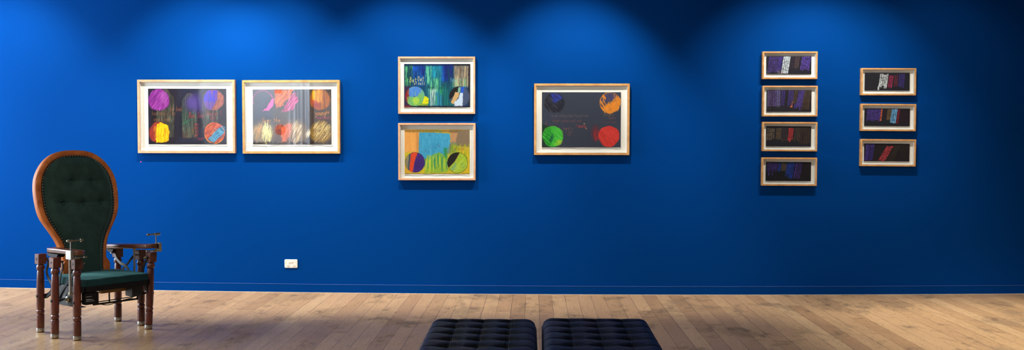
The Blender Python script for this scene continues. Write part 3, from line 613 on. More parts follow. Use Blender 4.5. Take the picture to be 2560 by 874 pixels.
def art_s2():
    A = small_base(258, 184, 1292, 682, (40, 37, 44), 67)
    A.bricks(285, 400, 190, 540, -6, 3, 80, (98, 78, 138), 9, 30, 4, .8); A.bricks(405, 580, 190, 560, -10, 4, 75, (94, 74, 140), 9, 30, 4, .8); A.bricks(600, 690, 190, 540, -18, 2, 70, (66, 52, 132), 9, 30, 4, .8)
    A.bricks(765, 890, 190, 560, -30, 4, 60, (76, 60, 138), 8, 30, 4, .8); A.bricks(895, 985, 190, 500, -45, 3, 80, (92, 72, 56), 7, 20, 4, .85)
    A.bricks(1000, 1140, 190, 570, -66, 4, 50, (84, 66, 152), 8, 40, 4, .9); A.bricks(900, 950, 500, 620, -14, 2, 50, (72, 60, 150), 8, 20, 3, .9); A.bricks(1010, 1045, 540, 650, -4, 1, 60, (72, 60, 150), 8, 10, 3, .9)
    A.bricks(1130, 1290, 190, 620, -60, 5, 80, (84, 66, 52), 7, 30, 4, .8); A.bricks(838, 866, 450, 590, -24, 1, 50, (182, 98, 62), 6, 5, 4, .95); A.blend(A.rect(800, 545, 856, 576, 2, 3), (190, 104, 62))
    A.finish(3); return A
def art_s3():
    A = small_base(250, 187, 1285, 652, (34, 34, 42), 71)
    A.bricks(268, 450, 240, 510, -12, 4, 70, (112, 96, 78), 12, 40, 5, .9); A.bricks(480, 600, 235, 520, -18, 4, 75, (108, 88, 64), 9, 25, 5, .9); A.bricks(605, 745, 225, 540, -14, 4, 80, (64, 52, 54), 8, 30, 5, .9)
    A.bricks(905, 1050, 225, 540, -30, 4, 80, (74, 60, 50), 8, 40, 5, .85); A.bricks(1060, 1280, 205, 600, -20, 6, 90, (62, 50, 44), 7, 30, 5, .8)
    A.bricks(766, 884, 225, 510, -26, 3, 34, (186, 56, 60), 6, 14, 4, .95); A.bricks(775, 815, 500, 550, -4, 1, 40, (176, 54, 60), 4, 4, 3, .95); A.finish(3); return A
def art_s4():
    A = small_base(218, 165, 1160, 560, (28, 27, 31), 73)
    A.bricks(245, 480, 178, 370, -16, 7, 45, (66, 46, 124), 8, 20, 4, .85); A.bricks(262, 300, 390, 455, 0, 1, 40, (74, 52, 144), 8, 4, 3, .9); A.bricks(342, 374, 360, 445, -6, 1, 40, (74, 52, 144), 8, 4, 3, .9)
    A.bricks(485, 535, 178, 372, -14, 2, 40, (32, 66, 168), 7, 10, 4, .95); A.bricks(546, 652, 178, 356, -14, 4, 42, (92, 78, 66), 7, 16, 4, .9)
    A.bricks(660, 822, 178, 470, -44, 5, 46, (30, 62, 158), 8, 34, 4, .95); A.bricks(700, 770, 440, 530, -12, 2, 40, (30, 62, 168), 8, 14, 4, .95)
    A.bricks(846, 880, 178, 500, -62, 1, 60, (82, 54, 156), 8, 10, 4, .9); A.bricks(880, 985, 178, 520, -54, 3, 56, (60, 42, 110), 8, 20, 4, .8); A.bricks(1000, 1150, 180, 520, -30, 4, 60, (38, 28, 32), 7, 20, 4, .6)
    A.finish(3); return A
def art_r1():
    A = small_base(263, 242, 1303, 652, (36, 35, 42), 79)
    A.bricks(1060, 1195, 275, 575, -20, 4, 52, (68, 54, 132), 9, 24, 4, .9); A.bricks(950, 1042, 295, 570, -20, 3, 50, (126, 46, 66), 9, 24, 4, .75)
    A.bricks(828, 936, 305, 590, -42, 3, 80, (150, 46, 78), 8, 20, 5, .9); A.bricks(620, 700, 270, 555, -38, 2, 70, (196, 202, 206), 8, 30, 5, .95, .08); A.bricks(702, 816, 275, 590, -40, 3, 74, (200, 206, 208), 8, 44, 5, .95, .08)
    A.bricks(566, 606, 555, 640, -8, 1, 90, (204, 214, 216), 4, 3, 3, .95); A.finish(3); return A
def art_r2():
    A = small_base(258, 238, 1308, 642, (33, 33, 41), 83)
    A.blend(A.rect(1040, 245, 1308, 600, 12)*.6, (46, 28, 34)); A.blend(A.rect(680, 250, 790, 500, 12)*.5, (44, 32, 38))
    A.bricks(325, 640, 255, 530, -26, 7, 60, (72, 54, 132), 8, 24, 5, .95); A.bricks(640, 682, 248, 540, -30, 1, 50, (182, 88, 62), 6, 4, 3, .95)
    A.bricks(788, 886, 250, 505, -22, 3, 90, (106, 84, 60), 5, 8, 4, .9); A.bricks(1030, 1080, 262, 590, -40, 1, 200, (112, 32, 46), 3, 5, 4, .9)
    A.bricks(890, 950, 252, 560, -40, 2, 100, (108, 170, 216), 5, 14, 4, .98, .06); A.bricks(958, 1028, 250, 570, -44, 2, 100, (112, 174, 220), 6, 14, 4, .98, .06); A.finish(3); return A
def art_r3():
    A = small_base(228, 200, 1174, 566, (34, 30, 32), 89)
    A.bricks(270, 330, 205, 560, -38, 2, 90, (78, 60, 150), 6, 6, 4, .9); A.bricks(330, 450, 205, 560, -50, 3, 70, (66, 52, 142), 7, 10, 4, .8)
    A.bricks(880, 1000, 215, 560, -160, 4, 60, (62, 52, 44), 8, 20, 4, .7); A.bricks(1000, 1160, 215, 550, -60, 4, 70, (46, 34, 34), 8, 20, 4, .6); A.bricks(470, 640, 215, 550, -80, 4, 80, (42, 34, 34), 8, 20, 4, .5)
    A.bricks(695, 845, 250, 560, -182, 5, 36, (202, 68, 76), 8, 16, 5, .95); A.finish(3); return A

def art_mesh(A, w, h, depth=.0016, deckle=0):
    """sheet of paper, w x h metres, centred, facing -Y; carries the drawing as a colour attribute"""
    ny, nx = A.ny+1, A.nx+1
    u = np.linspace(-w/2, w/2, nx); v = np.linspace(h/2, -h/2, ny)
    UX, VZ = np.meshgrid(u, v)
    if deckle:
        rs = np.random.RandomState(A.seed); k = np.interp(np.arange(nx), np.arange(0, nx, 4), rs.uniform(-1, 1, len(np.arange(0, nx, 4))))*deckle
        f = np.clip((np.arange(ny)/(ny-1)-.97)/.03, 0, 1)[:, None]; VZ = VZ+f*k[None, :]
    P = np.zeros((ny*nx, 3)); P[:, 0] = UX.ravel(); P[:, 2] = VZ.ravel()
    idx = np.arange(ny*nx).reshape(ny, nx)
    q = np.stack([idx[1:, :-1], idx[1:, 1:], idx[:-1, 1:], idx[:-1, :-1]], -1).reshape(-1, 4)
    # rim so the sheet has thickness
    rim = np.concatenate([idx[0, :], idx[1:, -1], idx[-1, -2::-1], idx[-2:0:-1, 0]]); nb = len(rim)
    P2 = P[rim].copy(); P2[:, 1] = depth; base = ny*nx
    r0 = rim; r1 = np.roll(rim, -1); b0 = base+np.arange(nb); b1 = np.roll(b0, -1)
    q2 = np.stack([r0, r1, b1, b0], -1)
    q = np.concatenate([q, q2]).astype(np.int32); V = np.concatenate([P, P2])
    me = bpy.data.meshes.new('artwork_sheet')
    me.vertices.add(len(V)); me.vertices.foreach_set('co', V.ravel())
    me.loops.add(q.size); me.loops.foreach_set('vertex_index', q.ravel())
    me.polygons.add(len(q)); me.polygons.foreach_set('loop_start', np.arange(0, q.size, 4, dtype=np.int32)); me.polygons.foreach_set('loop_total', np.full(len(q), 4, dtype=np.int32))
    me.update(calc_edges=True)
    at = me.color_attributes.new('Col', 'FLOAT_COLOR', 'POINT')
    lin = s2l(A.C.reshape(-1, 3)/255); c = np.ones((len(V), 4)); c[:ny*nx, :3] = lin; c[ny*nx:, :3] = lin[rim]
    at.data.foreach_set('color', c.ravel()); me.materials.append(M_art)
    return me

def picture(quad, artb, outb, art, mw, mat, label, group, depth=.043, under=0, deckle=0, cat='framed picture'):
    """quad: the four outer front corners in the photo; artb/outb: the sheet and the frame in the drawing's own coordinates"""
    yf = WALL-depth
    P = [at_wall(x, y, yf) for x, y in quad]
    c = sum(P, Vector())/4; w = ((P[1]-P[0]).length+(P[2]-P[3]).length)/2; h = ((P[3]-P[0]).length+(P[2]-P[1]).length)/2
    ang = math.atan2((P[1]-P[0]+P[2]-P[3]).z, (P[1]-P[0]+P[2]-P[3]).x)
    t = thing('framed_drawing', (c.x, WALL-.0005, c.z), label, cat, group); t.rotation_euler = (0, -ang, 0)
    D = -depth
    # mitred moulding
    bm = bmesh.new()
    def ring(a, b, y): return [bm.verts.new(p) for p in ((-a, y, b), (a, y, b), (a, y, -b), (-a, y, -b))]
    o0 = ring(w/2, h/2, -.001); o1 = ring(w/2, h/2, D); i1 = ring(w/2-mw, h/2-mw, D); i0 = ring(w/2-mw, h/2-mw, -.001)
    for a, b in ((o0, o1), (o1, i1), (i1, i0)):
        for k in range(4): bm.faces.new([a[k], a[(k+1) % 4], b[(k+1) % 4], b[k]])
    bmesh.ops.recalc_face_normals(bm, faces=bm.faces[:])
    fr = obj('frame', bm, mat, t, bevel=.0012)
    iw, ih = w/2-mw, h/2-mw
    back = D+.030 if w < .6 else -.014                                                        # face of the mount board
    obj('mount_board', B(-iw+.0004, iw-.0004, back, -.002, -ih+.0004, ih-.0004), M_mat, t)
    bm = bmesh.new()
    s = .004
    gy = D+.006
    for a in ((-iw+.0005, -iw+s, -ih+.0005, ih-.0005), (iw-s, iw-.0005, -ih+.0005, ih-.0005), (-iw+s, iw-s, -ih+.0005, -ih+s), (-iw+s, iw-s, ih-s, ih-.0005)):
        box(bm, a[0], a[1], gy+.0035, back-.0002, a[2], a[3])
    obj('spacer', bm, M_spacer, t)
    obj('picture_glass', B(-iw+.0002, iw-.0002, gy, gy+.0025, -ih+.0002, ih-.0002), M_glass, t)
    # the sheet
    ox0, oy0, ox1, oy1 = outb; ax0, ay0, ax1, ay1 = artb
    fx = lambda x: ((x-ox0)/(ox1-ox0)-.5)*w; fz = lambda y: (.5-(y-oy0)/(oy1-oy0))*h
    if under:
        ux, uz0, uz1 = under
        uw0, uw1 = fx(ax0-ux), fx(ax1+ux); z0, z1 = fz(ay1+uz1), fz(ay0-uz0)
        rn = random.Random(len(label)); bm = bmesh.new(); n = 70
        top = []; bot = []
        for i in range(n+1):
            x = uw0+(uw1-uw0)*i/n; dz = rn.uniform(-.0016, .0016)+.0015*math.sin(i*.35)
            top.append([bm.verts.new((x, back-.0038, z1)), bm.verts.new((x, back-.0030, z1))]); bot.append([bm.verts.new((x, back-.0052-.001*math.sin(i*.2), z0+dz)), bm.verts.new((x, back-.0044-.001*math.sin(i*.2), z0+dz))])
        for i in range(n):
            bm.faces.new([top[i][0], bot[i][0], bot[i+1][0], top[i+1][0]]); bm.faces.new([top[i][1], top[i+1][1], bot[i+1][1], bot[i][1]])
            bm.faces.new([bot[i][0], bot[i][1], bot[i+1][1], bot[i+1][0]]); bm.faces.new([top[i][0], top[i+1][0], top[i+1][1], top[i][1]])
        obj('backing_paper', bm, M_paper, t)
    me = art_mesh(art, fx(ax1)-fx(ax0), fz(ay0)-fz(ay1), deckle=deckle)
    sh = bpy.data.objects.new('artwork_sheet', me); COL.objects.link(sh); sh.parent = t
    sh.location = ((fx(ax0)+fx(ax1))/2, back-.0085, (fz(ay0)+fz(ay1))/2)
    return t

G_BIG = 'large framed drawings with coloured discs'
picture([(342.8, 198.9), (586.2, 198.9), (587.9, 382.8), (344.4, 382.3)], (152, 163, 932, 716), (52, 75, 1022, 805), art_robes(), .0205, M_frame_pale,
        'large pale timber framed drawing of dark cloaks with purple and yellow discs, furthest left', G_BIG, under=(8, -4, 14))
picture([(605.1, 200.1), (848.9, 199.8), (849.4, 383.5), (606.5, 383.7)], (160, 170, 942, 718), (62, 79, 1029, 809), art_embers(), .0205, M_frame_oak,
        'large oak framed drawing of orange, brown and cream scribbled discs', G_BIG, under=(12, 6, 12))
picture([(995.2, 141.3), (1187.5, 141.3), (1187.9, 284.4), (995.2, 284.2)], (152, 150, 1003, 708), (78, 58, 1068, 793), art_waterfall(), .016, M_frame_pale,
        'framed drawing of blue green streaks lettered Bat Out of hell, above the orange one', G_BIG, under=(6, -2, 8), deckle=.0008)
picture([(995.3, 307.1), (1188.6, 307.3), (1188.8, 450), (995.7, 450)], (146, 132, 915, 658), (73, 57, 986, 732), art_meadow(), .0165, M_frame_pale,
        'framed orange, sky blue and yellow green drawing with two striped discs', G_BIG, under=(4, -3, 14), deckle=.0006)
picture([(1335.2, 208.5), (1574.2, 208.5), (1573.9, 387.4), (1335.2, 387)], (143, 142, 946, 702), (62, 55, 1034, 781), art_moons(), .0195, M_frame_oak,
        'large oak framed slate grey drawing with green, red, orange and blue discs', G_BIG, under=(3, 3, 9))
G_S = 'small framed brick pattern drawings'
SM = .0135
picture([(1906.8, 128.3), (2044.6, 128.3), (2043.5, 197.2), (1906.1, 197.2)], (257, 230, 1292, 645), (155, 122, 1420, 756), art_s1(), SM, M_frame_oak,
        'small framed brick drawing with a white column, top of the stack of four', G_S)
picture([(1906.8, 213.9), (2044.8, 214.1), (2043.7, 290.7), (1906.6, 290.7)], (258, 184, 1292, 682), (155, 83, 1420, 788), art_s2(), SM, M_frame_oak,
        'small framed brick drawing of purple and brown columns with one small orange stroke', G_S)
picture([(1906.3, 304.2), (2044.1, 305), (2042.8, 377.9), (1905.8, 377.6)], (250, 187, 1285, 652), (148, 88, 1414, 762), art_s3(), SM, M_frame_oak,
        'small framed brick drawing of brown columns with one red column among them', G_S)
picture([(1905, 393), (2043.2, 394), (2042, 464.3), (1904.2, 463.7)], (218, 165, 1160, 560), (122, 70, 1272, 658), art_s4(), SM, M_frame_oak,
        'small framed brick drawing of purple and bright blue columns, bottom of the stack of four', G_S, deckle=.0008)
picture([(2154, 169.7), (2291.3, 170.3), (2289.9, 237.9), (2152.4, 237.9)], (263, 242, 1303, 652), (168, 138, 1433, 763), art_r1(), SM, M_frame_oak,
        'small framed brick drawing in white, crimson and purple, top of the right stack of three', G_S)
picture([(2153.5, 258.9), (2291.5, 259.9), (2288.9, 327.8), (2151.3, 326.7)], (258, 238, 1308, 642), (162, 132, 1431, 757), art_r2(), SM, M_frame_oak,
        'small framed brick drawing with a pale sky blue column and an orange one', G_S)
picture([(2152.4, 347), (2290.9, 348.2), (2288.8, 415.9), (2151, 414.9)], (228, 200, 1174, 566), (140, 105, 1290, 669), art_r3(), SM, M_frame_oak,
        'small framed brick drawing with a slanting coral red column, bottom of the right stack', G_S)

# ------------------------------------------------------------------ double power outlet
a, b = at_wall(711.8, 647.5, WALL), at_wall(744.2, 668.8, WALL)
oc = (a+b)/2; ow, oh = b.x-a.x, a.z-b.z
po = thing('power_outlet', (oc.x, WALL, oc.z), 'white double power outlet low on the blue wall', 'power outlet')
def rrect(bm, w, h, r, y0, y1, n=6):
    pts = []
    for cx, cz, a0 in ((w/2-r, h/2-r, 0), (-w/2+r, h/2-r, 90), (-w/2+r, -h/2+r, 180), (w/2-r, -h/2+r, 270)):
        for k in range(n+1):
            q = math.radians(a0+90*k/n); pts.append((cx+r*math.cos(q), cz+r*math.sin(q)))
    A_ = [bm.verts.new((x, y0, z)) for x, z in pts]; B_ = [bm.verts.new((x, y1, z)) for x, z in pts]; N = len(pts)
    for i in range(N): bm.faces.new([A_[i], A_[(i+1) % N], B_[(i+1) % N], B_[i]])
    bm.faces.new(A_[::-1]); bm.faces.new(B_); bmesh.ops.recalc_face_normals(bm, faces=bm.faces[:]); return bm
obj('face_plate', rrect(bmesh.new(), ow, oh, .009, 0, -.009), M_plastic, po, bevel=.002)
MY = lambda x, z: Matrix.Translation((x, -.009, z)) @ Matrix.Rotation(pi/2, 4, 'X')
for sx in (-1, 1):
    s = obj('socket', lathe(bmesh.new(), [(.0135, 0), (.013, .0025), (.010, .003)], 24, MY(sx*.0265, -.016)), M_plastic, po, smooth=True, autos=30)
    bm = bmesh.new()
    for x, z, r in ((-.005, .003, .6), (.005, .003, -.6), (0, -.006, 0)):
        box(bm, -.0009, .0009, -.0003, .0003, -.003, .003, Matrix.Translation((sx*.0265+x, -.0122, -.016+z)) @ Matrix.Rotation(r, 4, 'Y'))
    obj('pin_slot', bm, M_dark, s)
    obj('switch', rrect(bmesh.new(), .017, .013, .004, 0, -.0045), M_plastic, po, bevel=.0012).location = (sx*.011, -.009, .015)
    for z in (-.026, .002, .026):
        obj('screw_cap', lathe(bmesh.new(), [(.0022, 0), (.002, .0012)], 12, MY(sx*.0475, z)), plain('cap_grey', rgb(150, 136, 122), .5) if sx > 0 or z == .002 else M_plastic, po, smooth=True, autos=30)
st = at_wall(352, 404, WALL)
s = obj('dot_sticker', lathe(bmesh.new(), [(.006, 0), (.006, .0006)], 20, Matrix.Translation((st.x, WALL+.0003, st.z)) @ Matrix.Rotation(pi/2, 4, 'X')), M_magenta)
tag(s, 'tiny magenta dot sticker on blue wall under the leftmost drawing', 'sticker')

# ------------------------------------------------------------------ the chair
CH = thing('mechanical_armchair', (-3.0787, 7.0852, .0147), 'tall green buttoned armchair on six dark turned legs with metal clamps on its arms', 'armchair', None, math.radians(53.19))
# legs: foot (x, y) and block (x, y)
LEGS = [(-.286, .247, -.283, .235), (-.331, -.036, -.318, -.03), (-.268, -.211, -.266, -.215), (.300, .242, .298, .232), (.317, -.036, .330, -.02), (.268, -.206, .292, -.215)]
prof = [(.0245, .030), (.0262, .034), (.0265, .122), (.0245, .128), (.0205, .1295), (.0245, .133), (.0268, .139), (.0268, .151), (.0245, .157), (.0208, .160), (.0208, .162), (.0245, .164), (.0262, .170), (.0268, .20), (.0262, .28), (.0248, .36), (.0228, .425), (.0205, .432), (.0200, .434), (.0240, .438), (.0278, .447), (.0280, .458), (.0255, .468), (.0215, .473), (.0220, .4765), (.018, .479)]
for i, (fx_, fy_, bx_, by_) in enumerate(LEGS):
    sx = -1 if fx_ < 0 else 1; z0 = 0
    wx = CH.location.x; 
    foot = Vector((fx_, fy_, 0)); top = Vector((bx_, by_, .55)); ax = (top-foot).normalized()
    wp = Matrix.Rotation(math.radians(53.19), 3, 'Z') @ foot + CH.location; foot.z = sag(wp.x)-CH.location.z
    # shear so the block stays plumb
    M = Matrix(((1, 0, (top.x-foot.x)/.55, foot.x), (0, 1, (top.y-foot.y)/.55, foot.y), (0, 0, 1, foot.z), (0, 0, 0, 1)))
    bm = lathe(bmesh.new(), prof, 28, M)
    leg = obj('leg', bm, M_maho, CH, smooth=True, autos=50)
    bm = bmesh.new(); box(bm, -.0285, .0285, -.0285, .0285, .4785, .550, M); bmesh.ops.bevel(bm, geom=bm.edges[:], offset=.003, segments=1, affect='EDGES')
    obj('leg_block', bm, M_maho, leg, smooth=True, autos=35)
    obj('ferrule', lathe(bmesh.new(), [(.0235, .006), (.0255, .0075), (.0268, .010), (.0268, .030), (.0262, .032)], 28, M), M_steel, leg, smooth=True, autos=40)
    obj('foot_pad', lathe(bmesh.new(), [(.0215, .0002), (.0235, .003), (.0235, .0065)], 24, M), M_maho, leg, smooth=True, autos=40)
    # recessed bolt on the block's outer face and a cap screw lower down
    bm = bmesh.new(); c = M @ Vector((-.0287, 0, .515)) if sx < 0 else M @ Vector((.0287, 0, .515))
    Mx = Matrix.Translation(c) @ Matrix.Rotation(sx*pi/2, 4, 'Y'); lathe(bm, [(.0085, -.002), (.0085, .0006), (.005, .0008)], 16, Mx)
    obj('bolt', bm, M_black, leg, smooth=True, autos=35); bm = bmesh.new()
    c2 = M @ Vector((sx*.0262, 0, .256)); Mx = Matrix.Translation(c2) @ Matrix.Rotation(sx*pi/2, 4, 'Y'); lathe(bm, [(.0105, -.004), (.0105, .0015), (.008, .003), (.004, .003)], 16, Mx)
    obj('cap_screw', bm, M_black, leg, smooth=True, autos=35)
    # inner bolt with nut
    bm = bmesh.new(); c3 = M @ Vector((-sx*.028, 0, .515)); rod(bm, c3, c3+Vector((-sx*.030, 0, 0)), .0042); rod(bm, c3+Vector((-sx*.013, 0, 0)), c3+Vector((-sx*.024, 0, 0)), .0078, 6)
    obj('inner_bolt', bm, M_brass, leg, smooth=True, autos=35)

# bent metal straps from each leg block to the seat
def S(name, pts, mat, w=.016, t=.005): return obj(name, strap(bmesh.new(), pts, w, t), mat, CH, smooth=True, autos=40)
S('bent_strap', [(-.247, .225, .520), (-.249, .195, .488), (-.253, .212, .430), (-.255, .185, .385), (-.255, .138, .345)], M_grey_iron, .019)
S('bent_strap', [(-.268, -.030, .520), (-.262, -.02, .470), (-.257, .02, .41), (-.255, .04, .345)], M_black)
S('bent_strap', [(-.235, -.213, .520), (-.248, -.155, .436), (-.255, -.061, .366), (-.262, .030, .275), (-.262, .044, .235)], M_black, .018)
S('bent_strap', [(.266, .222, .520), (.262, .195, .480), (.257, .130, .446), (.256, .079, .437), (.255, .02, .405), (.255, .0, .345)], M_grey_iron, .019)
S('bent_strap', [(.285, -.022, .520), (.265, -.005, .490), (.258, .04, .445), (.255, .10, .40), (.255, .13, .345)], M_black, .017)
S('bent_strap', [(.262, -.215, .520), (.258, -.195, .480), (.256, -.165, .425), (.255, -.15, .345)], M_black, .019)
# lower brackets between legs and seat frame
for lx, ly in ((-.286, .22), (-.322, -.035), (-.268, -.211), (.299, .235), (.320, -.033), (.278, -.206)):
    sx = -1 if lx < 0 else 1
    ye = min(ly, .150)
    bm = bmesh.new(); strap(bm, [(lx-sx*.022, ly, .256), (sx*.262, (ly+ye)/2, .266), (sx*.252, ye, .295), (sx*.246, ye-.006, .338)], .009, .032, Vector((0, 1, 0)))
    rod(bm, (lx-sx*.03, ly, .258), (lx-sx*.052, ly, .258), .0075, 10)
    obj('lower_bracket', bm, M_black, CH, smooth=True, autos=40)

# seat frame, mechanism
bm = bmesh.new()
box(bm, -.245, .245, -.262, -.240, .322, .356); box(bm, -.245, .245, .150, .170, .322, .356); box(bm, -.250, -.228, -.262, .170, .322, .356); box(bm, .228, .250, -.262, .170, .322, .356)
box(bm, -.228, .228, -.24, .15, .345, .353)
obj('seat_frame', bm, M_black, CH, bevel=.002)
obj('side_plate', box(box(bmesh.new(), -.2545, -.2505, -.205, .10, .215, .352), -.2505, -.20, -.205, .10, .215, .219), M_gunmetal, CH, bevel=.002)
mb = obj('motor_box', B(-.232, -.135, -.258, -.205, .236, .318), M_black, CH, bevel=.006, seg=3)
bm = bmesh.new()     # small pale printing on the box
rn = random.Random(5)
for r_, (zz, n) in enumerate(((.290, 5), (.268, 7), (.258, 9))):
    x = -.226
    for k in range(n):
        w_ = rn.uniform(.003, .007); box(bm, x, x+w_, -.2586, -.2580, zz, zz+(.007 if r_ == 1 and k < 4 else .0035)); x += w_+.0018
obj('printed_label', bm, plain('pale_print', rgb(170, 174, 176), .6), mb)
bm = rod(bmesh.new(), (-.14, -.19, .222), (.20, -.19, .222), .0065); rod(bm, (-.13, -.19, .236), (.19, -.16, .236), .0035)
rod(bm, (-.02, -.19, .226), (.02, -.12, .325), .005); rod(bm, (.19, -.19, .222), (.215, -.17, .25), .006)
obj('actuator_rod', bm, M_gunmetal, CH, smooth=True, autos=40)
obj('cross_rail', B(-.06, .13, -.16, -.12, .285, .312), plain('golden_rail', rgb(150, 110, 60), .4, .3), CH, bevel=.002)
bm = B(.135, .215, -.225, -.13, .245, .320); obj('gear_housing', bm, M_gunmetal, CH, bevel=.006)
obj('drum', rod(bmesh.new(), (-.19, -.04, .262), (-.19, .05, .262), .045, 24), M_gunmetal, CH, smooth=True, autos=40)
bm = lathe(bmesh.new(), [(.022, 0), (.022, .012), (.015, .016)], 20, Matrix.Translation((-.2535, -.08, .262)) @ Matrix.Rotation(-pi/2, 4, 'Y')); lathe(bm, [(.010, 0), (.010, .024)], 8, Matrix.Translation((-.2535, -.08, .262)) @ Matrix.Rotation(-pi/2, 4, 'Y'))
obj('hub', bm, M_brass, CH, smooth=True, autos=35)
obj('cable', tube(bmesh.new(), [(-.16, -.21, .245), (-.05, -.215, .212), (.05, -.2, .225), (.15, -.2, .235)], .003), M_black, CH, smooth=True)

# seat cushion
def cushion(w, d, z0, z1, nx, ny, crown, r, yc, rn_seed=1):
    bm = bmesh.new(); rn = np.random.RandomState(rn_seed)
    bmesh.ops.create_grid(bm, x_segments=nx, y_segments=ny, size=.5)
    for v in bm.verts:
        x, y = v.co.x*2, v.co.y*2
        ex, ey = abs(x), abs(y)
        v.co.z = z1-crown+crown*(1-ex**2.4)*(1-ey**2.4)+.0012*math.sin(9*x+3*y)
        v.co.x = x*(w/2); v.co.y = yc+y*d/2
    e = bmesh.ops.extrude_edge_only(bm, edges=[e for e in bm.edges if e.is_boundary]); vs = [v for v in e['geom'] if isinstance(v, bmesh.types.BMVert)]
    for v in vs: v.co.z = z0+.035
    e = bmesh.ops.extrude_edge_only(bm, edges=[e for e in e['geom'] if isinstance(e, bmesh.types.BMEdge) and e.is_boundary]); vs = [v for v in e['geom'] if isinstance(v, bmesh.types.BMVert)]
    for v in vs: v.co.z = z0
    bmesh.ops.contextual_create(bm, geom=[e for e in bm.edges if e.is_boundary]); bmesh.ops.recalc_face_normals(bm, faces=bm.faces[:])
    return bm
seat = obj('seat_cushion', cushion(.478, .425, .354, .417, 24, 20, .012, .01, -.050), M_velvet2, CH, bevel=.009, seg=4)
obj('seam_crease', tube(bmesh.new(), [(-.03, .06, .4155), (.03, .02, .4165), (.10, -.03, .4145)], .0012), M_velvet, seat, smooth=True)

# back: frame outline, tilted backwards
OUT = [(0, .885), (.07, .882), (.135, .868), (.19, .838), (.235, .797), (.277, .735), (.300, .675), (.309, .61), (.308, .53), (.300, .46), (.284, .405), (.255, .352), (.222, .298), (.195, .245), (.176, .19), (.164, .12), (.160, .05), (.158, -.06)]
INN = [(0, .846), (.06, .843), (.112, .832), (.158, .810), (.195, .782), (.230, .738), (.254, .685), (.266, .62), (.267, .53), (.258, .45), (.240, .395), (.214, .34), (.182, .287), (.158, .24), (.141, .185), (.130, .12), (.122, .05), (.118, -.06)]
tb = math.atan2(.16, .87); BM = Matrix.Translation((.008, .150, .40)) @ Matrix.Rotation(-tb, 4, 'X')     # local: x, y(depth), z(up the back)
def cr2(L, n=5): return [(p.x, p.y) for p in catmull([(a, b, 0) for a, b in L], n)]
def full(L): 
    r = cr2(L); return [(-x, z) for x, z in r[::-1]]+r[1:]
oo, ii = full(OUT), full(INN)
bm = bmesh.new(); rings = []
T = .042
for (ox, oz), (ix, iz) in zip(oo, ii):
    sec = [(ox*1.0, oz, T), (ox, oz, .004), (ox+(ix-ox)*.10, oz+(iz-oz)*.10, -.004), (ox+(ix-ox)*.35, oz+(iz-oz)*.35, -.008), (ox+(ix-ox)*.7, oz+(iz-oz)*.7, -.007), (ix, iz, 0), (ix, iz, T)]
    rings.append([bm.verts.new(BM @ Vector((x, y, z))) for x, z, y in sec])
for a_, b_ in zip(rings, rings[1:]):
    for k in range(7): bm.faces.new([a_[k], a_[(k+1) % 7], b_[(k+1) % 7], b_[k]])
bm.faces.new(rings[0]); bm.faces.new(rings[-1][::-1]); bmesh.ops.recalc_face_normals(bm, faces=bm.faces[:])
bf = obj('back_frame', bm, M_orange, CH, smooth=True, autos=50)
# curled shoulders at the frame's feet
for sx in (-1, 1):
    bm = bmesh.new(); pts = [(.150, .10), (.163, .085), (.174, .07), (.180, .052), (.178, .03), (.170, -.06), (.150, -.06)]
    f_ = [bm.verts.new(BM @ Vector((sx*x, -.012, z))) for x, z in pts]; g_ = [bm.verts.new(BM @ Vector((sx*x, .03, z))) for x, z in pts]
    for k in range(len(pts)): bm.faces.new([f_[k], f_[(k+1) % len(pts)], g_[(k+1) % len(pts)], g_[k]])
    bm.faces.new(f_); bm.faces.new(g_[::-1]); bmesh.ops.recalc_face_normals(bm, faces=bm.faces[:])
    obj('frame_foot', bm, M_orange, bf, bevel=.004, seg=3)
# buttoned upholstery
zi = sorted([(z, x) for x, z in cr2(INN, 8)])
zz = [z for z, x in zi]; xx = [x for z, x in zi]
BT = [(-.050, .653), (.100, .650), (-.124, .498), (.018, .492), (.155, .496)]
rnz = np.random.RandomState(4); bm = bmesh.new(); rows = []
NV, NU = 150, 90
for j in range(NV+1):
    t = j/NV; v = -.06+(.8358+.06)*(1-(1-t)**1.6)
    hw = float(np.interp(v, zz, xx))*.962; row = []
    for i in range(NU+1):
        s = -1+2*i/NU; x = s*hw
        de = min(hw*(1-abs(s)), (.836-v)*1.0) if v > .5 else hw*(1-abs(s))
        de = max(0, de); q = min(1, de/.055); y = -.030*math.sin(q*pi/2)**.8-.004
        y -= .016*(1-(x/.27)**2)*q
        for bx, bz in BT:
            dx, dz = x-bx, v-bz; d = math.hypot(dx, dz); y += .016*math.exp(-(d/.017)**2)+.026*math.exp(-(d/.047)**2)
            # sideways pull folds
            y += .0060*math.exp(-((dz-.004)/.009)**2)*math.exp(-(abs(dx)/.085)**2)+.0030*math.exp(-((dz+.022+abs(dx)*.1)/.006)**2)*math.exp(-(abs(dx)/.05)**2)
        # puckers along the rim
        y += .0028*math.sin(v*210+2*math.sin(v*37))*math.exp(-de/.030)*min(1, de/.008)*(1 if s > 0 else .55)
        y += .0022*math.sin(x*90+v*25)*math.exp(-abs(v-.5)/.2)*q*.4
        row.append(bm.verts.new(BM @ Vector((x, y, v))))
    rows.append(row)
for j in range(NV):
    for i in range(NU): bm.faces.new([rows[j][i], rows[j][i+1], rows[j+1][i+1], rows[j+1][i]])
e = bmesh.ops.extrude_edge_only(bm, edges=[e for e in bm.edges if e.is_boundary])
off = BM.to_3x3() @ Vector((0, .03, 0)); bmesh.ops.translate(bm, vec=off, verts=[v for v in e['geom'] if isinstance(v, bmesh.types.BMVert)])
bmesh.ops.recalc_face_normals(bm, faces=bm.faces[:])
ub = obj('back_upholstery', bm, M_velvet, CH, smooth=True)
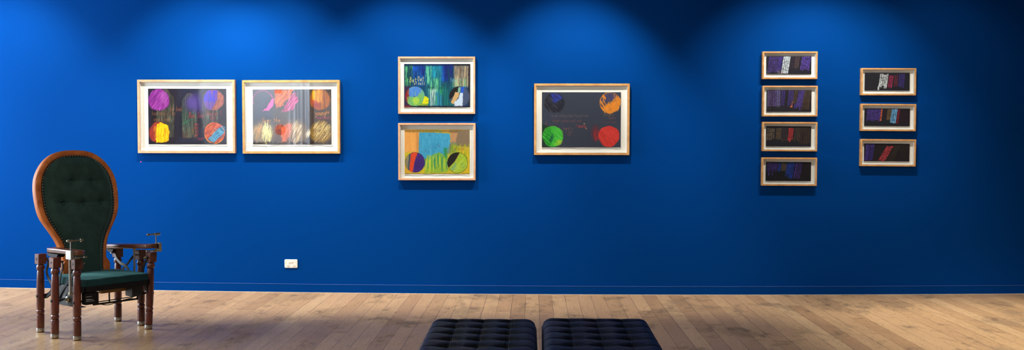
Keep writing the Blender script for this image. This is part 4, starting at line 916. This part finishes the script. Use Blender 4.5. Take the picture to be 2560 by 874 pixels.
for bx, bz in BT:
    obj('button', ball(bmesh.new(), Vector((0, 0, 0)), .0105, 16, .5), M_velvet, ub, smooth=True).matrix_local = BM @ Matrix.Translation((bx, -.013, bz))
# braid and nail heads
gi = cr2(INN, 10)
def along(L, step):
    out = []; acc = 0; L = [Vector((a, b)) for a, b in L]
    for p, q in zip(L, L[1:]):
        d = (q-p).length
        while acc <= d: out.append(p+(q-p)*(acc/d)); acc += step
        acc -= d
    return out
bm = bmesh.new(); bp_ = full(INN)
tube(bm, [BM @ Vector((x*.982, -.006, z-.005 if z > .6 else z)) for x, z in bp_[::2]], .0058, 8, 2)
obj('braid', bm, plain('dark_braid', (.008, .012, .011, 1), .8), ub, smooth=True)
bm = bmesh.new()
for p in along(gi, .0205):
    for sx in (-1, 1):
        if p.x < .001 and sx > 0: continue
        ball(bm, BM @ Vector((sx*p.x*.985, -.0125, p.y-(.006 if p.y > .7 else 0))), .0036, 8)
obj('nail_heads', bm, plain('nail_brass', (.55, .52, .40, 1), .3, 1), ub, smooth=True)
obj('back_panel', None or (lambda: (lambda b: (b.faces.new([b.verts.new(BM @ Vector((x, T-.004, z))) for x, z in ii]), b)[1])(bmesh.new()))(), M_velvet, CH)

# arms
def armrest(sx):
    # outline (x outwards, y); front corner chamfered
    if sx < 0: o = [(.232, .125), (.236, -.268), (.262, -.292), (.300, -.292), (.318, -.272), (.320, -.02), (.316, .08), (.300, .118), (.262, .132)]
    else: o = [(.222, .31), (.236, -.235), (.262, -.262), (.300, -.268), (.318, -.250), (.322, -.02), (.318, .16), (.300, .30)]
    bm = bmesh.new(); z0, z1 = .578, .610
    f0 = lambda y: -.034*max(0, y+.27)/.57 if sx > 0 else -.012*max(0, y)/.3
    A_ = [bm.verts.new((sx*x, y, z0+f0(y))) for x, y in o]; B_ = [bm.verts.new((sx*x, y, z1+f0(y))) for x, y in o]; N = len(o)
    for k in range(N): bm.faces.new([A_[k], A_[(k+1) % N], B_[(k+1) % N], B_[k]])
    bm.faces.new(A_); bm.faces.new(B_); bmesh.ops.recalc_face_normals(bm, faces=bm.faces[:])
    ar = obj('armrest', bm, M_arm, CH, bevel=.009, seg=4)
    y1 = .125 if sx < 0 else .30
    bm = bmesh.new()      # black wedge bracket under the rear end
    zo = 0 if sx < 0 else -.026
    k_ = 1 if sx < 0 else .6
    P_ = [(y1-.002, .576), (y1-.025*k_, .560), (y1-.06*k_, .553), (y1-.13*k_, .553), (y1-.16*k_, .577)]
    L1 = [bm.verts.new((sx*.245, y, z-.008+zo)) for y, z in P_]; L2 = [bm.verts.new((sx*.300, y, z-.008+zo)) for y, z in P_]
    for k in range(5): bm.faces.new([L1[k], L1[(k+1) % 5], L2[(k+1) % 5], L2[k]])
    bm.faces.new(L1); bm.faces.new(L2); bmesh.ops.recalc_face_normals(bm, faces=bm.faces[:]); obj('arm_bracket', bm, M_black, ar)
    # steel clamp on the outer front edge, with its T handle
    ya, yb_ = (-.272, -.205) if sx < 0 else (-.272, -.215)
    xo = .318
    bm = B(*(sorted((sx*xo, sx*(xo+.021)))), ya, yb_, .552, .613); box(bm, *sorted((sx*.272, sx*xo)), ya+.006, yb_-.006, .552, .562)
    cl = obj('clamp', bm, M_steel if sx < 0 else M_brass, ar, bevel=.0018)
    obj('thumb_screw', rod(rod(bmesh.new(), (sx*.24, -.262, .562), (sx*.30, -.262, .566), .0035), (sx*.222, -.262, .562), (sx*.242, -.262, .562), .0065), M_brass, cl, smooth=True, autos=40)
    rx = sx*(xo+.006) if sx < 0 else sx*.312; ry = -.245
    obj('spindle', rod(bmesh.new(), (rx, ry, .606), (rx, ry, .672), .0042), M_steel, ar, smooth=True, autos=40)
    bm = bmesh.new(); zc = .676
    x1, x2 = (rx-.022, rx+.080) if sx < 0 else (rx-.068, rx+.024)
    rod(bm, (x1, ry, zc), (x2, ry, zc), .0055); rod(bm, (rx-.012, ry, zc), (rx+.012, ry, zc), .0088)
    ball(bm, Vector((x1, ry, zc)), .0082, 12); rod(bm, (x2-.012, ry, zc), (x2+.006, ry, zc), .0082); rod(bm, (x1+.004, ry, zc), (x1+.010, ry, zc), .0088); rod(bm, (x2-.006, ry, zc), (x2-.006, ry, zc-.013), .004, 10)
    obj('t_handle', bm, M_brass, ar, smooth=True, autos=35)
for sx in (-1, 1): armrest(sx)
obj('support_post', rod(rod(bmesh.new(), (-.318, -.222, .318), (-.318, -.222, .553), .0078, 18), (-.318, -.222, .392), (-.318, -.222, .396), .0082, 18), M_steel, CH, smooth=True, autos=40)
obj('post_pin', rod(rod(bmesh.new(), (-.252, -.222, .322), (-.33, -.222, .322), .006), (-.309, -.222, .322), (-.327, -.222, .322), .0105, 16), M_brass, CH, smooth=True, autos=40)
obj('support_post', rod(rod(bmesh.new(), (.262, -.045, .318), (.262, -.045, .566), .0078, 18), (.262, -.045, .556), (.262, -.045, .567), .012, 12), M_steel, CH, smooth=True, autos=40)
obj('post_pin', rod(bmesh.new(), (.24, -.045, .325), (.275, -.045, .325), .006), M_brass, CH, smooth=True, autos=40)
# iron link that carries the back on the seat frame
for q in (-.15, .165): obj('back_hinge', B(q-.015, q+.015, .165, .20, .325, .46), M_black, CH, bevel=.003)

# ------------------------------------------------------------------ tufted leather ottomans
def ottoman(x0, x1, yfar, ztop, mat, label, rz, cols, y_off, pitch):
    w = x1-x0; d = 1.12; h = .135
    T_ = thing('tufted_ottoman', ((x0+x1)/2, yfar-d/2, 0), label, 'ottoman', 'tufted leather ottomans', rz)
    NXo, NYo = 116, 224; bm = bmesh.new(); rows = []
    cp = w/4; cx = [(-1+k)*cp for k in range(3)]; r = .05
    byy = [d/2-y_off-k*pitch for k in range(int((d-.08)/pitch))]
    rn = np.random.RandomState(3)
    for j in range(NYo+1):
        row = []
        for i in range(NXo+1):
            s = -1+2*i/NXo; q = -1+2*j/NYo
            x = s*w/2; y = q*d/2
            # rounded edge by superellipse roll-off
            ex = max(0, abs(x)-(w/2-r))/r; ey = max(0, abs(y)-(d/2-r))/r
            dd = min(1, math.hypot(ex, ey)); z = -r*(1-math.sqrt(max(0, 1-dd*dd)))*.75
            edge = max(0, 1-dd)
            # horizontal seams through every button row, bulging between the buttons
            ky = min(byy, key=lambda b: abs(b-y)); kx = min(cx, key=lambda c: abs(c-x))
            dx = abs(x-kx); dy = abs(y-ky)
            z -= .0050*math.exp(-(dy/.0065)**2)*(1-.25*edge)          # stitched seam
            inner = 1 if abs(x) < 1.5*cp else max(0, 1-(abs(x)-1.5*cp)/(.5*cp))
            z -= .0030*math.exp(-(dx/.006)**2)*edge
            dist = math.hypot(dx/1.25, dy/.8)
            z -= (.019*math.exp(-(dist/.016)**2)+.016*math.exp(-(dist/.036)**2))*edge
            ax2 = abs(x); sx_ = abs(math.sin(pi*x/cp))**.75 if ax2 < 1.5*cp else 1-.25*((ax2-1.5*cp)/(.5*cp))
            z += .0085*(sx_-1)*edge*math.exp(-(dy/.05)**2)+.0035*(abs(math.sin(pi*(y-byy[0])/pitch))**.8-.5)*edge
            z += .0010*math.sin(x*160+y*40*math.sin(x*30))*math.exp(-dist/.06)*edge
            # corners rounded in plan
            X, Y = x, y; rc = .045; ax_, ay_ = abs(x)-(w/2-rc), abs(y)-(d/2-rc)
            if ax_ > 0 and ay_ > 0:
                m_ = max(ax_, ay_); L = math.hypot(ax_, ay_)
                if L > 1e-9: k_ = m_/L; X = math.copysign(w/2-rc+ax_*k_, x); Y = math.copysign(d/2-rc+ay_*k_, y)
            row.append(bm.verts.new((X, Y, ztop+z)))
        rows.append(row)
    for j in range(NYo):
        for i in range(NXo): bm.faces.new([rows[j][i], rows[j][i+1], rows[j+1][i+1], rows[j+1][i]])
    bd = [e for e in bm.edges if e.is_boundary]
    for dz, sc in ((-.012, 1.012), (-.05, 1.02), (-.075, 1.012), (-.09, .985)):
        e = bmesh.ops.extrude_edge_only(bm, edges=bd); vs = [v for v in e['geom'] if isinstance(v, bmesh.types.BMVert)]
        for v in vs:
            v.co.z = ztop-.0375+dz
            n_ = math.hypot(v.co.x, v.co.y)
        for v in vs:
            v.co.x *= {-.012: 1.008, -.05: 1.006, -.075: .992, -.09: .975}[dz]; v.co.y *= {-.012: 1.006, -.05: 1.004, -.075: .996, -.09: .985}[dz]
        bd = [e_ for e_ in e['geom'] if isinstance(e_, bmesh.types.BMEdge) and e_.is_boundary]
    bmesh.ops.contextual_create(bm, geom=bd); bmesh.ops.recalc_face_normals(bm, faces=bm.faces[:])
    cu = obj('cushion', bm, mat, T_, smooth=True)
    for k in range(3):      # welts that run front to back through the buttons
        bm = bmesh.new(); pts = []
        for y in np.arange(-d/2+.03, d/2-.012, .012):
            ky = min(byy, key=lambda b: abs(b-y)); dy = abs(y-ky); ey = max(0, abs(y)-(d/2-r))/r; dd = min(1, ey)
            zc = -r*(1-math.sqrt(max(0, 1-dd*dd)))*.75-.0055-(.0062*math.exp(-(dy/.010)**2))-(.019*math.exp(-(dy/.8/.016)**2)+.016*math.exp(-(dy/.8/.036)**2))*(1-dd)
            zc += (-.0085*math.exp(-(dy/.05)**2)+.0035*(abs(math.sin(pi*(y-byy[0])/pitch))**.8-.5))*(1-dd)
            pts.append((cx[k], y, ztop+zc+.0020))
        tube(bm, pts, .0034, 6, 1); obj('welt', bm, mat, cu, smooth=True)
    for yy in byy:
        for k in range(3):
            obj('button', ball(bmesh.new(), Vector((0, 0, 0)), .0085, 10, 1), mat, cu, smooth=True).location = (cx[k], yy, ztop-.047)
    # piping round the top edge and a chromed steel base
    bm = bmesh.new(); hw, hd, z_, rc = w/2*1.007, d/2*1.004, ztop-.046, .045; pts = []
    for qx, qy, a0 in ((1, 1, 0), (-1, 1, 90), (-1, -1, 180), (1, -1, 270)):
        for k in range(9): a_ = math.radians(a0+90*k/8); pts.append((qx*(hw-rc)+rc*math.cos(a_), qy*(hd-rc)+rc*math.sin(a_), z_))
    tube(bm, pts+[pts[0]], .0032, 6, 1)
    obj('piping', bm, mat, cu, smooth=True)
    bm = bmesh.new(); zb = ztop-.132
    box(bm, -w/2+.02, w/2-.02, -d/2+.03, d/2-.03, zb-.012, zb+.006)
    obj('base_frame', bm, M_chrome, T_, bevel=.003)
    for sx in (-1, 1):
        for sy in (-1, 1): obj('leg', B(*sorted((sx*(w/2-.035), sx*(w/2-.065))), *sorted((sy*(d/2-.04), sy*(d/2-.07))), sag(x0)*0+.0, zb-.012), M_chrome, T_, bevel=.002)
    return T_
ottoman(-.530, .010, 5.32, .433, M_leather, 'charcoal tufted leather ottoman, the left one of the pair on the floorboards', math.radians(.5), 4, .09, .158)
ottoman(.040, .590, 5.36, .432, M_leather_blue_refl, 'charcoal tufted leather ottoman with a painted blue reflection, the right one of the pair on the floorboards', math.radians(-.3), 4, .09, .158)

# ------------------------------------------------------------------ things across the room, mirrored in the picture glass
M_red = plain('signal_red', rgb(205, 40, 24), .4)
M_cream = plain('cream_sign', rgb(235, 230, 220), .6)
ex = thing('fire_extinguisher', (-5.30, YB+.11, sag(-5.30)+.62), 'red fire extinguisher hanging on the white wall across the room', 'fire extinguisher')
obj('cylinder', lathe(bmesh.new(), [(.06, .0), (.085, .02), (.085, .42), (.07, .48), (.03, .52), (.03, .54)], 28), M_red, ex, smooth=True, autos=40)
obj('valve_handle', rod(rod(bmesh.new(), (0, 0, .54), (0, 0, .60), .018), (-.02, 0, .60), (.10, 0, .63), .010), M_black, ex, smooth=True, autos=40)
obj('hose', tube(bmesh.new(), [(-.02, 0, .57), (-.12, 0, .56), (-.13, 0, .40), (-.10, 0, .15)], .012), M_black, ex, smooth=True)
obj('wall_hook', B(-.03, .03, -.112, -.05, .40, .46), M_steel, ex)
sg = obj('round_sign', lathe(bmesh.new(), [(.11, 0), (.11, .004)], 40, Matrix.Translation((-5.27, YB+.0005, 1.57)) @ Matrix.Rotation(-pi/2, 4, 'X')), M_red)
tag(sg, 'round red sign on the white wall above the fire extinguisher', 'sign')
sg2 = obj('wall_sign', B(-5.39, -5.23, YB+.0005, YB+.005, 2.32, 2.43), M_red); tag(sg2, 'small rectangular red sign high on the wall across the room', 'sign')
bm = bmesh.new(); rows = []
for i in range(81):
    x = -5.08+.46*i/80; y = YB+.12+.06*math.sin(i*.26)+.02*math.sin(i*.71)
    rows.append([bm.verts.new(p) for p in ((x, y, sag(-4.8)+.02), (x, y, 3.3), (x+.002, y-.004, 3.3), (x+.002, y-.004, sag(-4.8)+.02))])
for a_, b_ in zip(rows, rows[1:]):
    for k in range(4): bm.faces.new([a_[k], a_[(k+1) % 4], b_[(k+1) % 4], b_[k]])
bm.faces.new(rows[0]); bm.faces.new(rows[-1][::-1]); bmesh.ops.recalc_face_normals(bm, faces=bm.faces[:])
cu_ = obj('curtain', bm, plain('pale_curtain', (.62, .66, .70, 1), .9), smooth=True, autos=60)
tag(cu_, 'pale blue-grey curtain hanging beside the fire extinguisher across the room', 'curtain')
for x, z, w_, h_, lab in ((5.9, 1.3, 1.0, .9, 'framed picture on the far wall facing the brick drawings, right of the narrow windows'),):
    pf = thing('wall_picture', (x, YB, z), lab, 'picture')
    bm = bmesh.new(); m_ = .06
    box(bm, -w_/2, w_/2, 0, .04, h_-m_, h_); box(bm, -w_/2, w_/2, 0, .04, 0, m_); box(bm, -w_/2, -w_/2+m_, 0, .04, m_, h_-m_); box(bm, w_/2-m_, w_/2, 0, .04, m_, h_-m_)
    obj('frame', bm, M_frame_oak, pf); obj('panel', B(-w_/2+m_, w_/2-m_, .0, .02, m_, h_-m_), plain('ochre_panel', rgb(150, 110, 80), .8), pf)

# ------------------------------------------------------------------ lights
def spot(x, y, z, tx, ty, tz, power, size, blend, col, rad=.035):
    l = bpy.data.lights.new('track_or_fill_spot', 'SPOT'); l.energy = power; l.spot_size = math.radians(size); l.spot_blend = blend; l.color = col; l.shadow_soft_size = rad
    o = bpy.data.objects.new('track_or_fill_spot', l); COL.objects.link(o); o.location = (x, y, z)
    o.rotation_euler = (Vector((tx, ty, tz))-Vector((x, y, z))).to_track_quat('-Z', 'Y').to_euler()
    return o
def xw(px): return at_wall(px, 300, WALL).x
WARM = (1.0, .93, .83)
SP = [(-330, 185, 78), (20, 205, 78), (525, 240, 76), (680, 225, 74), (1010, 215, 72), (1120, 50, 60), (1430, 225, 72), (1500, 38, 60), (1960, 122, 76), (2080, 126, 76), (2330, 20, 80)]
for px, pw, sz in SP:
    x = xw(px); spot(x, WALL-1.15, 3.28, x, WALL-.02, 1.05, pw, sz, .7, WARM)
def area(name, loc, rot, sx, sy, power, col):
    l = bpy.data.lights.new(name, 'AREA'); l.shape = 'RECTANGLE'; l.size = sx; l.size_y = sy; l.energy = power; l.color = col
    o = bpy.data.objects.new(name, l); COL.objects.link(o); o.location = loc; o.rotation_euler = rot; return o
area('window_daylight', (XL-.35, (WY0+WY1)/2, (WZ0+WZ1)/2), (0, -pi/2, 0), WZ1-WZ0, WY1-WY0, 480, (.80, .90, 1.0))
# unseen fill panels under the ceiling, added to brighten room and chair
for x, y, pw in ((-4.2, -1.4, 10), (-1.5, -1.4, 10), (1.5, 2.2, 4), (-2.6, 4.2, 26)):
    area('ceiling_fill', (x, y, CZ-.06), (0, 0, 0), .9, .5, pw, (1, .93, .84))
spot(3.9, 6.9, 3.3, 3.9, 7.0, 0, 700, 72, .8, WARM)
spot(3.2, 3.0, 3.25, 3.05, 9, 1.75, 130, 22, 1, WARM, .08); spot(.3, 3.0, 3.25, .2, 9, 1.75, 110, 34, 1, WARM, .08)  # unseen frontal fill added to lift shadows inside the frames
spot(-.4, 7.0, 3.3, -.4, 7.3, 0, 110, 66, 1, WARM); spot(1.8, 7.0, 3.3, 1.8, 7.3, 0, 110, 66, 1, WARM)  # unseen downward fill added to brighten the middle of the floor
spot(-3.6, 4.6, 3.3, -3.6, 5.9, 0, 110, 66, 1, WARM); spot(-1.9, 5.2, 3.3, -3.05, 7.1, .9, 80, 42, .9, WARM, .18)  # the first is unseen fill added for the floor before the chair
for x in (-6.0, -5.1): spot(x, YB+2.0, 3.28, x, YB, 1.7, 1250, 56, .5, (.80, .90, 1.0))  # unseen bluish spots added in place of daylight to brighten the reflected wall

w = bpy.data.worlds.new('daylight_sky'); C.world = w; w.use_nodes = True; nt = w.node_tree
sky = nt.nodes.new('ShaderNodeTexSky'); sky.sky_type = 'HOSEK_WILKIE'; sky.turbidity = 6; sky.sun_direction = (.3, .5, .8)
bgn = nt.nodes['Background']; nt.links.new(sky.outputs[0], bgn.inputs[0]); bgn.inputs[1].default_value = 3.0

C.view_settings.view_transform = 'Standard'; C.view_settings.look = 'None'; C.view_settings.gamma = 1; C.view_settings.exposure = 0
C.view_settings.use_curve_mapping = False
